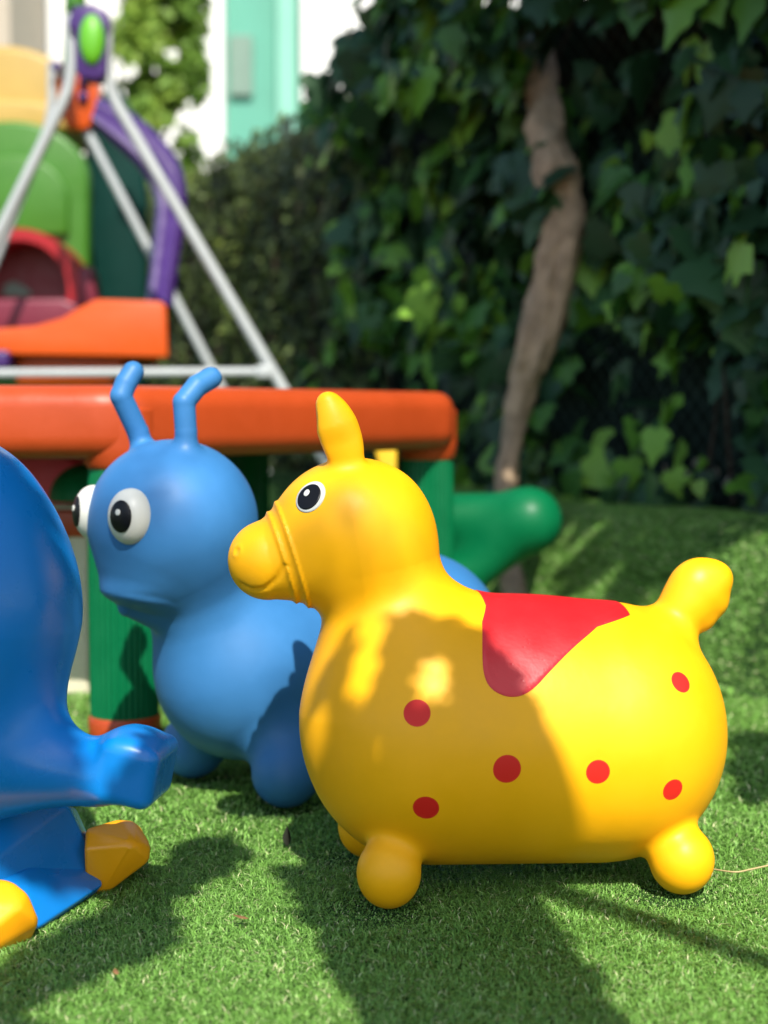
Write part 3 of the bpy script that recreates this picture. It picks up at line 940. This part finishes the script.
# dark-looking recess under the rim comes from a lower, slightly inset apron
bm = bmesh.new(); merge(bm, b)
obj('tabletop', bm, M_['orange'], tbl)
for (p, hh) in ((tl, 0.118), (trr, 0.124)):
    cb = Blob()
    bm = bmesh.new(); bm_lathe(bm, (p.x, p.y, TZ - hh), [(0.048, 0.0), (0.053, 0.006), (0.055, 0.03), (0.055, hh - 0.035), (0.045, hh - 0.025)], 40)
    obj('corner_block', bm, M_['orange'], tbl)
legpos = [tl, trr, Vector((wx(246, 3.15), 3.15, 0)), Vector((-1.05, 2.25, 0)), Vector((-1.05, 3.05, 0))]
for i, p in enumerate(legpos):
    bm = bmesh.new(); bm_lathe(bm, (p.x, p.y, 0.034), [(0.049, 0.0), (0.0495, 0.02), (0.050, 0.2), (0.0485, 0.345), (0.047, TZ - 0.034 - 0.11)], 72, ribs=1, ribd=0.0022)
    lg = obj('leg', bm, M_['green'], tbl, angle=20)
    bm = bmesh.new(); bm_lathe(bm, (p.x, p.y, 0), [(0.050, 0.0), (0.052, 0.004), (0.0525, 0.030), (0.050, 0.0345)], 40)
    obj('foot_ring', bm, M_['orange'], lg)
# right-hand bench seat with its bracket
def pt(px, py, Y): return tuple(at(px, py, Y))
bl = Blob()
YBn = 2.86
bl.add('bench_seat', s_cone(pt(330, 522, 2.98), pt(530, 519, YBn), 0.054, 0.052), 0.02)
bl.add('bench_seat', s_cone(pt(526, 524, YBn), pt(452, 585, YBn + .02), 0.049, 0.045), 0.05)
bl.add('bench_seat', s_cone(pt(528, 519, YBn), pt(528, 519, YBn + .28), 0.050, 0.050), 0.03)
bl.add('bench_seat', s_cone(pt(455, 588, YBn + .02), pt(440, 660, YBn + .02), 0.045, 0.05), 0.03)
lo = np.array([-0.30, 2.72, -0.03]); hi = np.array([0.42, 3.30, 0.42])
V, Q = nets(bl, lo, hi, 0.007)
me = np_mesh('bench_seat', V, Q); me.transform(chain(tbl).inverted())
link('bench_seat', me, M_['green'], tbl)
bm = bmesh.new(); bm_box(bm, at(386, 458, 3.12), (0.045, 0.05, 0.09), 0, 0.008); bm_box(bm, at(386, 520, 3.12), (0.035, 0.04, 0.20), 0, 0.008)
obj('support_post', bm, M_['yellow_post'], tbl)

# low bench behind the blue rocker
bn = tag(empty('toy_bench', (-.75, 2.62, 0)), 'pink seated plastic bench with green round end under the orange table', 'bench')
bm = bmesh.new(); bm_prism(bm, [at(a, b, 2.55) for a, b in ((-120, 512), (-120, 444), (40, 444), (78, 462), (84, 500), (76, 512))], (0, 0.30, 0), 0.012); obj('seat', bm, mat('bench_pink', (0.75, 0.06, 0.13), 0.45), bn)
bm = bmesh.new(); b = bmesh.new(); bmesh.ops.create_uvsphere(b, u_segments=28, v_segments=18, radius=1); bmesh.ops.scale(b, vec=(0.062, 0.06, 0.055), verts=b.verts); bmesh.ops.translate(b, vec=at(88, 497, 2.42), verts=b.verts); merge(bm, b)
bmesh.ops.bisect_plane(bm, geom=bm.verts[:] + bm.edges[:] + bm.faces[:], plane_co=at(88, 500, 2.42), plane_no=(0, 0, -1), clear_outer=True)
bmesh.ops.holes_fill(bm, edges=bm.edges)
obj('end_cap', bm, M_['green'], bn)
bm = bmesh.new(); p = at(70, 560, 2.45); bm_box(bm, (p.x, p.y, 0.16), (0.07, 0.05, 0.32), 0, 0.010); obj('leg', bm, M_['beige'], bn)
bm = bmesh.new(); bm_box(bm, (p.x - 0.55, p.y + 0.2, 0.15), (0.07, 0.05, 0.30), 0, 0.010); obj('leg', bm, M_['beige'], bn)
bm = bmesh.new(); bm_box(bm, (p.x, p.y - 0.005, 0.29), (0.075, 0.065, 0.045), 0, 0.006); obj('leg_collar', bm, M_['orange'], bn)

# ------------------------------------------------------------------ yellow hopping donkey toy
hz = empty('hopping_toy', (0.124, 1.468, 0.004), R(8))
tag(hz, 'yellow inflatable donkey hopper with red saddle and red spots on the grass', 'bouncy toy')
def H(px, py, y=0.0): return plane_pt(hz, px, py, y)
yb = Blob()
def cone(blob, part, A, B, ra, rb, k=0.02): blob.add(part, s_cone(A, B, ra, rb), k)
yb.add('body', s_cone(H(432, 732), H(590, 734), 0.129, 0.127), 0.02)
yb.add('body', s_ell(H(512, 668), (0.13, 0.075, 0.060)), 0.05)
yb.add('body', s_ell(H(632, 725), (0.080, 0.105, 0.108)), 0.04)
cone(yb, 'body', H(380, 565), H(405, 690), 0.052, 0.080, 0.055)
yb.add('body', s_ell(H(363, 527), (0.068, 0.062, 0.066)), 0.035)
cone(yb, 'body', H(268, 560), H(350, 545), 0.0390, 0.060, 0.03)
yb.add('body', s_ell(H(335, 520), (0.052, 0.054, 0.048)), 0.03)
for sg in (-1, 1):
    fx = H(388, 873, -0.075)[0]; rx_ = H(680, 866, -0.075)[0]
    yb.add('foot', s_ell((fx, sg * 0.081, 0.0325), (0.0305, 0.0305, 0.0335)), 0.016)
    yb.add('foot', s_ell((rx_, sg * 0.079, 0.0325), (0.0315, 0.0315, 0.0335)), 0.016)
    e0, e1 = H(350, 470, sg * 0.024), H(331, 409, sg * 0.024)
    ec = (e0 + e1) / 2
    ang_e = math.atan2(e1[0] - e0[0], e1[2] - e0[2])
    yb.add('ear', s_ell(H(339, 436, sg * 0.024), (0.0215, 0.0135, 0.0425), (0, ang_e, 0)), 0.010)
    yb.add('ear', s_cone(H(327, 402, sg * 0.024), H(335, 425, sg * 0.024), 0.0055, 0.013), 0.012)
cone(yb, 'tail', H(664, 640), H(682, 610), 0.024, 0.024, 0.022)
yb.add('tail', s_ell(H(697, 592), (0.032, 0.026, 0.036), (0, R(28), 0)), 0.012)
yb.add('tail', s_ell(H(717, 577), (0.0140, 0.014, 0.013)), 0.014)
yb.add('tail', s_ell(H(714, 602), (0.012, 0.014, 0.013)), 0.010)
yb.add('tail', s_ell(H(702, 618), (0.012, 0.013, 0.012)), 0.010)
# moulded bridle ridges, mouth crease, ear hollow
ba, bb_ = H(262, 562), H(350, 540)
axm = (bb_ - ba) / np.linalg.norm(bb_ - ba)
axr = np.array([math.cos(0.30), 0, math.sin(0.30)]) * 1.0
r1, r2 = H(283, 562), H(293, 560)
ears_y = 0.024
mouth = None
def y_disp(P):
    d = np.zeros(len(P), np.float32)
    rn_ = np.linalg.norm(P - H(290, 560), axis=1); near = rn_ < 0.072
    if near.any():
        Q_ = P[near]; v = np.zeros(len(Q_), np.float32)
        for rr_ in (r1, r2):
            s_ = (Q_ - rr_) @ axr
            v -= 0.0021 * np.exp(-(s_ / 0.0021) ** 2) * np.clip((0.070 - rn_[near]) / 0.012, 0, 1)
        if mouth is not None:
            dm = np.min(np.stack([seg_dist(np.abs(Q_ * [1, 1, 1]) * [0, 0, 0] + Q_ * [1, 0, 1] + np.abs(Q_) * [0, 1, 0], a, b) for a, b in zip(mouth[:-1], mouth[1:])]), 0)
            v += 0.0026 * np.exp(-(dm / 0.0028) ** 2)
            qq = Q_ * [1, 0, 1] + np.abs(Q_) * [0, 1, 0]
            dn = np.linalg.norm(qq - nostril, axis=1)
            v -= 0.0007 * np.exp(-((dn - 0.0055) / 0.0022) ** 2)
            v += 0.0008 * np.exp(-(dn / 0.0035) ** 2)
        d[near] = v
    for sg in (-1, 1):
        c0 = H(326, 436, sg * 0.024)
        q = P - (c0 + np.array([-0.003, 0, 0]))
        k = (np.abs(q[:, 0]) < 0.03) & (np.abs(q[:, 2]) < 0.05) & (P[:, 2] > 0.40)
        if k.any():
            e = np.array([math.sin(ang_e), 0, math.cos(ang_e)]); qk = q[k]
            along = qk @ e; perp = qk - along[:, None] * e
            d[k] += 0.0050 * np.exp(-(np.linalg.norm(perp * [1, 1.15, 1], axis=1) / 0.0058) ** 2) * np.exp(-(along / 0.026) ** 4)
    return d
def seg_dist(P, a, b):
    ab = b - a; t = np.clip((P - a) @ ab / (ab @ ab), 0, 1); return np.linalg.norm(P - a - t[:, None] * ab, axis=1)
def absy(p): return np.array([p[0], abs(p[1]), p[2]])
mouth_px = [(242, 585), (253, 590), (266, 588), (278, 578), (285, 566)]
mp = [absy(h_) for h_ in (hit(yb, hz, *q) for q in mouth_px) if h_ is not None]
nostril = absy(hit(yb, hz, 237, 551))
eye_c = hit(yb, hz, 310, 496)
mouth = mp
spots = []
for q, r_ in (((417, 713), .0125), ((507, 769), .0132), ((598, 772), .0115), ((673, 790), .0108), ((426, 808), .0122), ((681, 682), .0106)):
    spots.append((hit(yb, hz, *q), r_))
yb.disp = y_disp
def spot_attr(V):
    d = np.full(len(V), 1.0)
    for c, r_ in spots:
        for sg in (1, -1):
            cc = np.array([c[0], c[1] * sg, c[2]]); d = np.minimum(d, np.linalg.norm(V - cc, axis=1) - r_)
    return {'spot': d}
V, Q, parts = blob_parts(yb, np.array([-0.32, -0.15, -0.01]), np.array([0.27, 0.15, 0.55]), 0.0028, {'*': M_['yellow_toy']}, hz, spot_attr)
# saddle: a thin raised skin cut to a smooth outline
sp = []
for q in ((482, 622), (482, 650), (483, 674), (490, 689), (505, 697), (520, 697), (534, 689), (550, 671), (573, 647), (597, 627)):
    h_ = hit(yb, hz, *q); sp.append((h_[0], h_[2]))
zt_ = H(550, 597)[2]
xl = H(477, 595)[0]; xr = H(622, 607)[0]
def soften(q, n=2):
    for _ in range(n):
        o = [q[0]]
        for a, b in zip(q[:-1], q[1:]): o += [(a[0] * .75 + b[0] * .25, a[1] * .75 + b[1] * .25), (a[0] * .25 + b[0] * .75, a[1] * .25 + b[1] * .75)]
        q = o + [q[-1]]
    return q
sp = soften(sp)
poly = [(xl, 0.5)] + [(xl, zt_ - 0.002)] + sp + [(xr - 0.004, zt_ - 0.014), (xr + 0.006, 0.5)]
poly = np.array(poly)
def poly_sdf(P):
    d = np.full(len(P), 1e9); inside = np.zeros(len(P), bool)
    n = len(poly)
    for i in range(n):
        a, b = poly[i], poly[(i + 1) % n]
        ab = b - a; t = np.clip(((P - a) @ ab) / (ab @ ab), 0, 1)
        d = np.minimum(d, np.linalg.norm(P - a - t[:, None] * ab, axis=1))
        c1 = (a[1] > P[:, 1]) != (b[1] > P[:, 1])
        xi = a[0] + (P[:, 1] - a[1]) / (b[1] - a[1] + 1e-12) * (b[0] - a[0])
        inside ^= c1 & (P[:, 0] < xi)
    return np.where(inside, -d, d)
fd = poly_sdf(V[:, [0, 2]])
names, lab = yb.part_of(V)
tri = np.concatenate([Q[:, [0, 1, 2]], Q[:, [0, 2, 3]]])
tri = tri[(fd[tri] < 0).any(1) & (V[tri][:, :, 2].min(1) > 0.13)]
Nn = yb.grad(V); Nn /= np.linalg.norm(Nn, axis=1)[:, None]
bm = bmesh.new(); cache = {}
def sv(i):
    if ('v', i) not in cache: cache[('v', i)] = bm.verts.new(V[i] + Nn[i] * min(0.0009, -fd[i] * 0.6 + 0.0002))
    return cache[('v', i)]
def ev(i, j):
    key = (min(i, j), max(i, j))
    if key not in cache:
        t = fd[i] / (fd[i] - fd[j]); p = V[i] * (1 - t) + V[j] * t; n_ = Nn[i]
        cache[key] = bm.verts.new(p + n_ * 0.0002)
    return cache[key]
for t in tri:
    out = []
    for a, b in ((t[0], t[1]), (t[1], t[2]), (t[2], t[0])):
        if fd[a] < 0: out.append(sv(a))
        if (fd[a] < 0) != (fd[b] < 0): out.append(ev(a, b))
    if len(set(out)) >= 3:
        try: bm.faces.new(out)
        except ValueError: pass
obj('saddle', bm, M_['red'], hz, world=False, angle=80)
for sg in (1, -1):
    c_ = np.array([eye_c[0], eye_c[1] * sg, eye_c[2]])
    e = disc_patch('eye', yb, c_, 0.0158, 0.0172, 0.0008, M_['white'], hz)
    c2 = yb.project(np.array([c_ + np.array([-0.001, 0, -0.0005])], np.float32))[0]
    disc_patch('pupil', yb, c2, 0.0122, 0.0136, 0.0015, M_['black'], e)
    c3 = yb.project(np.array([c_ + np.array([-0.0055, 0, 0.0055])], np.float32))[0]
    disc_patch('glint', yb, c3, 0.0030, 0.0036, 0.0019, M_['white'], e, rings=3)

# ------------------------------------------------------------------ blue hopping ant toy
az = empty('hopping_toy', (-0.074, 1.888, 0.005), R(42))
tag(az, 'blue inflatable ant hopper with bulging white eyes and two bent feelers', 'bouncy toy')
def A(px, py, y=0.0): return plane_pt(az, px, py, y)
ab_ = Blob()
hc = A(173, 522)
ab_.add('body', s_ell(hc, (0.100, 0.099, 0.097)), 0.02)
cc = A(244, 672)
ab_.add('body', s_ell(cc, (0.106, 0.104, 0.104)), 0.03)
cone(ab_, 'body', A(185, 570), A(228, 650), 0.062, 0.075, 0.04)
cone(ab_, 'body', cc + np.array([0, 0, 0.0]), cc + np.array([0.28, 0, 0.005]), 0.092, 0.105, 0.03)
ab_.add('body', s_ell(cc + np.array([0.285, 0, 0.008]), (0.118, 0.116, 0.118)), 0.05)
# direction the face looks to (local): turned 10 degrees towards the far side
fa = R(180 - 10)
fdv = np.array([math.cos(fa), math.sin(fa), 0]); sdv = np.array([-math.sin(fa), math.cos(fa), 0])
mz = hc + fdv * 0.034 + np.array([0, 0, -0.060])
ab_.add('body', s_ell(mz, (0.046, 0.046, 0.034), (0, 0, fa)), 0.03)
ab_.add('body', s_ell(mz + fdv * 0.010 + np.array([0, 0, -0.021]), (0.042, 0.042, 0.012), (0, R(-8), fa)), 0.016)
ab_.add('body', s_cone(mz + fdv * 0.024 + np.array([0, 0, -0.037]), mz - fdv * 0.022 + np.array([0, 0, -0.040]), 0.011, 0.032), 0.006)
for sg in (-1, 1):
    ab_.add('foot', s_cone((-0.125, sg * 0.072, 0.075), (-0.142, sg * 0.096, 0.041), 0.040, 0.041), 0.028)
    ab_.add('foot', s_cone((0.165, sg * 0.072, 0.075), (0.18, sg * 0.096, 0.041), 0.040, 0.041), 0.028)
yN, yF = -0.036, 0.040
n0 = [A(187, 465, yN), A(186, 432, yN), A(184, 402, yN), A(197, 386, yN), A(211, 378, yN)]
f0 = [A(148, 468, yF), A(138, 432, yF), A(121, 396, yF), A(126, 383, yF), A(133, 372, yF)]
for pts in (n0, f0):
    for i in range(4):
        ab_.add('feeler', s_cone(pts[i], pts[i + 1], 0.0135 if i == 0 else 0.0128, 0.0128), 0.012 if i == 0 else 0.0012)
lo = np.minimum.reduce([cc - 0.2, hc - 0.16, n0[-1] - 0.05, f0[-1] - 0.05]); hi = np.maximum.reduce([cc + np.array([0.43, 0.16, 0.2]), hc + 0.16, n0[-1] + 0.04, f0[-1] + 0.04]); lo[2] = -0.01
V, Q, parts = blob_parts(ab_, lo, hi, 0.0036, {'*': M_['blue_toy']}, az)
head = Blob(); head.add('h', s_ell(hc, (0.100, 0.099, 0.097)))
def eyeball(ang_deg, elev, pup_ang, pup_el):
    a = R(180 + ang_deg)
    n_ = np.array([math.cos(a) * math.cos(elev), math.sin(a) * math.cos(elev), math.sin(elev)])
    c = hc + n_ * 0.0925
    eb = Blob(); eb.add('eye', s_ell(c, (0.0235, 0.0270, 0.0320), (0, 0, a)))
    Ve, Qe = nets(eb, c - 0.04, c + 0.04, 0.0025)
    Ne = eb.grad(Ve); Ne /= np.linalg.norm(Ne, axis=1)[:, None]
    e = sub_mesh('eye', Ve, Qe, Ne, np.arange(len(Qe)), M_['white'], az)
    a2 = R(180 + pup_ang); n2 = np.array([math.cos(a2) * math.cos(pup_el), math.sin(a2) * math.cos(pup_el), math.sin(pup_el)])
    c2 = eb.project((c + n2 * 0.024)[None].astype(np.float32))[0]
    disc_patch('pupil', eb, c2, 0.0150, 0.0195, 0.0010, M_['black'], e)
    return eb, c, e, c2
for ang_deg, pa in ((26, 25), (-36, -8)):
    eb, c, e, c2 = eyeball(ang_deg, 0.13, pa, 0.08)
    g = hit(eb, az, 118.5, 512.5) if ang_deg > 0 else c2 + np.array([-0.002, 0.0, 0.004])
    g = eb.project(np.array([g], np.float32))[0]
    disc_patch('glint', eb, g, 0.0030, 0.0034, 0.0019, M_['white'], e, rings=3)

# ------------------------------------------------------------------ blue rocking toy cut by the left edge
YR = 1.36
rk = tag(empty('rocking_toy', (wx(-20, YR), YR, 0)), 'shiny deep blue plastic rocker with yellow end blocks at the left edge', 'rocking toy')
rb = Blob()
def Lp(px, py, Y): return np.array(at(px, py, Y) - rk.location)
kR = YR / FPX
rb.add('seat_shell', s_ell(Lp(-46, 592, YR), (116 * kR, 0.105, 160 * kR)), 0.02)
rb.add('seat_shell', s_cone(Lp(-42, 620, YR), Lp(-46, 716, YR), 108 * kR, 92 * kR), 0.05)
rb.add('seat_shell', s_cone(Lp(-20, 762, YR - .02), Lp(88, 772, YR - .05), 42 * kR, 33 * kR), 0.07)
rb.add('foot_rest', s_box(Lp(138, 767, YR - .055), (0.026, 0.038, 0.028), 0.011, (0, R(12), R(-8))), 0.030)
rb.add('foot_rest', s_ell(Lp(134, 745, YR - .055), (0.020, 0.030, 0.012), (0, R(-6), 0)), 0.018)
V, Q, parts = blob_parts(rb, np.array([-0.20, -0.20, 0.08]), np.array([0.20, 0.16, 0.50]), 0.0034, {'*': M_['rocker_blue']}, rk)
def hull_obj(name, pts, m, bev=0.008):
    bm = bmesh.new(); bm_hull(bm, [at(*p) for p in pts], bev); return obj(name, bm, m, rk, angle=30)
bm = bmesh.new()
bm_hull(bm, [at(*p) for p in [(-80, 790, 1.33), (68, 806, 1.405), (76, 808, 1.50), (60, 857, 1.402), (25, 872, 1.345), (-80, 915, 1.25), (104, 878, 1.425), (103, 868, 1.50), (-80, 790, 1.5), (-80, 880, 1.5)]], 0.003)
bm_hull(bm, [at(*p) for p in [(25, 869, 1.347), (60, 854, 1.402), (102, 880, 1.412), (103, 885, 1.405), (96, 893, 1.392), (38, 928, 1.297), (32, 931, 1.31), (-80, 912, 1.26), (-80, 975, 1.24), (50, 926, 1.34), (96, 893, 1.42)]], 0.003)
obj('base', bm, M_['rocker_blue'], rk, angle=30)
hull_obj('end_block', [(86, 829, 1.41), (84, 850, 1.395), (120, 819, 1.44), (134, 821, 1.45), (151, 845, 1.43), (149, 862, 1.425), (134, 844, 1.405), (97, 902, 1.42), (86, 900, 1.415),
                       (86, 830, 1.50), (140, 826, 1.50), (148, 846, 1.50), (100, 872, 1.50), (86, 872, 1.50)], M_['rocker_yellow'], 0.004)
hull_obj('end_block', [(-90, 890, 1.24), (-90, 950, 1.23), (-90, 1000, 1.20), (-90, 880, 1.32), (10, 879, 1.275), (28, 893, 1.275), (40, 922, 1.28), (31, 941, 1.29), (-2, 957, 1.275), (20, 908, 1.258), (-90, 940, 1.34), (28, 915, 1.34)], M_['rocker_yellow'], 0.004)

# ------------------------------------------------------------------ small things on the ground
def ground_leaf(name, px, py, size, m, label, cat, rot, z=0.013, kind='plain'):
    T, F = leaf_template(kind)
    p = ground_at(px, py, z)
    M3 = np.array(Euler((rot[0], rot[1], rot[2])).to_matrix())
    V = (T * size) @ M3.T
    V = V - V.mean(0)
    me = np_mesh(name, V, F); o = link(name, me, m); o.location = tuple(p); tag(o, label, cat); return o
ground_leaf('leaf', 287, 838, 0.022, M_['darkleaf'], 'small dark leaf standing up in the grass left of the yellow toy front foot', 'leaf', (1.2, 0.3, 0.6))
ground_leaf('leaf', 242, 917, 0.017, M_['dead'], 'thin brown dry leaf on the sunlit grass near the bottom left', 'leaf', (0.2, 0.1, 1.3))
ground_leaf('leaf', 116, 972, 0.010, M_['dead'], 'tiny reddish leaf scrap in the shaded grass at the bottom left', 'leaf', (0.3, 0.2, 0.4))
ground_leaf('leaf', 183, 976, 0.008, M_['stone'], 'tiny pale scrap on the sunlit grass at the bottom left', 'leaf', (0.6, 0.4, 2.0))
bm = bmesh.new(); bm_tube(bm, [ground_at(712, 869, .014), ground_at(735, 872, .017), ground_at(752, 869, .016), ground_at(775, 864, .015)], 0.0009, 6, n=6)
tag(obj('straw', bm, mat('straw', (0.45, 0.35, 0.16), 0.7)), 'thin dry grass stalk lying right of the yellow toy rear foot', 'straw')

# ------------------------------------------------------------------ added unseen tree behind the viewer, shaped so its shade falls across the toys
tree = tag(empty('tree', (0.46, -1.03, 0)), 'unseen leaning tree, added to cast shade on the lawn and toys', 'tree')
def over(S, t): return Vector(tuple(np.array(S) + SUNV * t))
g = lambda px, py: ground_at(px, py)
bole = [Vector((0.47, -1.10, -0.02)), over((0.30, 0.0, 0), 0.62), over((0.19, 0.62, 0), 1.12), over(g(462, 985), 1.62), over(g(425, 915), 1.9)]  # added bole, laid out along sun rays to cast the broad ground shadow
bm = bmesh.new(); bm_tube(bm, bole, [0.13, 0.115, 0.108, 0.104, 0.100, 0.075], 24, n=8, jitter=0.10)
obj('trunk', bm, M_['stem'], tree)
bm = bmesh.new()
fork = bole[-1]
bm_tube(bm, [fork, over(g(470, 866), 2.08), over(g(545, 891), 2.05), over(g(620, 915), 2.0), over(g(700, 942), 2.0), over(g(770, 966), 2.0), over(g(900, 1006), 1.9)], [0.022, 0.021, 0.019, 0.018, 0.017, 0.014, 0.008], 10, n=5, jitter=0.1)
obj('shade_branch', bm, M_['stem'], tree)
bm = bmesh.new()
bm_tube(bm, [bole[3], over(g(300, 1090), 1.75), over(g(20, 1030), 1.75), over(g(-150, 960), 1.7), over((-0.9, 1.2, 0.1), 1.8)], [0.03, 0.022, 0.014, 0.012, 0.008], 10, n=6, jitter=0.1)
obj('shade_branch', bm, M_['stem'], tree)
bm = bmesh.new()
bm_tube(bm, [bole[1], over((0.75, 0.3, 0), 1.5), over((1.25, 1.2, 0.1), 2.4), over((1.3, 2.6, 1.3), 3.2), over((0.2, 4.5, 1.9), 3.4)], [0.05, 0.045, 0.04, 0.03, 0.012], 10, n=6, jitter=0.1)
obj('shade_branch', bm, M_['stem'], tree)
def in_poly(x, y, poly):
    c = False; n = len(poly)
    for i in range(n):
        (x1, y1), (x2, y2) = poly[i], poly[(i + 1) % n]
        if (y1 > y) != (y2 > y) and x < (x2 - x1) * (y - y1) / (y2 - y1) + x1: c = not c
    return c
LC, LS = [], []
def cover(poly, n, t0, t1, size, surf, holes=()):  # adds leaves up the sun rays to shade the outlined area
    xs = [p[0] for p in poly]; ys_ = [p[1] for p in poly]; k = 0; tr_ = 0
    while k < n and tr_ < n * 12:
        tr_ += 1
        x, y = random.uniform(min(xs), max(xs)), random.uniform(min(ys_), max(ys_))
        if not in_poly(x, y, poly): continue
        if any(((x - hx) * math.cos(ha) + (y - hy) * math.sin(ha)) ** 2 / ra ** 2 + (-(x - hx) * math.sin(ha) + (y - hy) * math.cos(ha)) ** 2 / rb ** 2 < 1 for hx, hy, ra, rb, ha in holes): continue
        S = surf(x, y)
        if S is None: continue
        LC.append(tuple(over(S, random.uniform(t0, t1)))); LS.append(size * random.uniform(0.8, 1.2)); k += 1
def on_horse(x, y):
    h_ = hit(yb, hz, x, y)
    if h_ is None: return None
    Rm, t = frame_of(hz); return Rm @ h_ + t
def on_rocker(x, y):
    h_ = hit(rb, rk, x, y)
    if h_ is None: return None
    Rm, t = frame_of(rk); return Rm @ h_ + t
lawn = lambda x, y: ground_at(x, y)
# lawn, left side
cover([(-120, 1060), (-120, 985), (0, 975), (45, 945), (110, 915), (160, 880), (185, 850), (215, 835), (245, 850), (232, 868), (180, 888), (165, 905), (170, 925), (176, 938), (150, 950), (100, 968), (60, 985), (20, 1008), (-30, 1030)], 800, 1.4, 1.7, 0.036, lawn)
cover([(281, 868), (508, 868), (596, 990), (342, 990)], 900, 1.35, 1.6, 0.026, lawn)
# fore part of the yellow toy
cover([(308, 700), (330, 664), (352, 632), (400, 618), (440, 616), (480, 634), (512, 670), (532, 705), (545, 760), (556, 820), (562, 850), (420, 856), (350, 830), (306, 770)], 2000, 1.5, 1.85, 0.021, on_horse,
      holes=((366, 655, 20, 62, 0.22), (433, 678, 25, 28, 0), (318, 740, 17, 40, 0), (387, 760, 22, 34, 0), (509, 802, 20, 34, 0)))
# leaves added far up for soft broken shade on the two toys
cover([(225, 510), (310, 395), (360, 392), (400, 450), (440, 540), (440, 590), (330, 612), (235, 606)], 26, 5.2, 6.4, 0.034, on_horse)
cover([(90, 500), (150, 440), (190, 440), (190, 600), (110, 640), (160, 740), (150, 780), (60, 700)], 22, 5.2, 6.4, 0.034, lambda x, y: np.array(at(x, y, 1.72)))
# body of the rocker
cover([(-40, 445), (0, 460), (40, 500), (52, 560), (50, 640), (48, 700), (66, 745), (60, 800), (-40, 800)], 300, 1.7, 2.1, 0.048, on_rocker, holes=())
near = len(LC)
# high leaves added to throw broken shade over the ivy, kerb and back lawn
def shade_wall(n, Y0, Y1, z0, z1, thr, size, t0=2.7, t1=3.5):
    k = 0
    for _ in range(n):
        Y = random.uniform(Y0, Y1); z = random.uniform(z0, z1)
        if fbm(Y * 3.0, z * 3.4, 11.0, 2) < thr: continue
        S = wall_pt(Y, random.uniform(0, 0.35), z)
        LC.append(tuple(over(S, random.uniform(t0, t1)))); LS.append(size * random.uniform(0.7, 1.2))
shade_wall(1500, 1.8, 3.2, 0.95, 2.3, -0.08, 0.09)
shade_wall(1000, 3.0, 5.0, -0.1, 0.6, -0.3, 0.10, 2.2, 2.8)
shade_wall(1500, 3.1, 5.0, 0.7, 2.3, 0.05, 0.09)
shade_wall(400, 5.0, 6.6, -0.1, 1.1, 0.10, 0.10)
for _ in range(260):
    x, y = random.uniform(738, 830), random.uniform(735, 800)
    LC.append(tuple(over(ground_at(x, y), random.uniform(2.6, 3.0)))); LS.append(0.05)
LC = np.array(LC); LS = np.array(LS)
Nl = np.tile(SUNV, (len(LC), 1)) + RNG.normal(0, 0.45, (len(LC), 3))
leaves('crown', LC, Nl, LS * 1.25, np.clip(RNG.normal(0.35, 0.2, len(LC)), 0, 1), 'plain', M_['tree_leaf'], tree, spin=0.8)  # all these leaves are shade casters added out of view
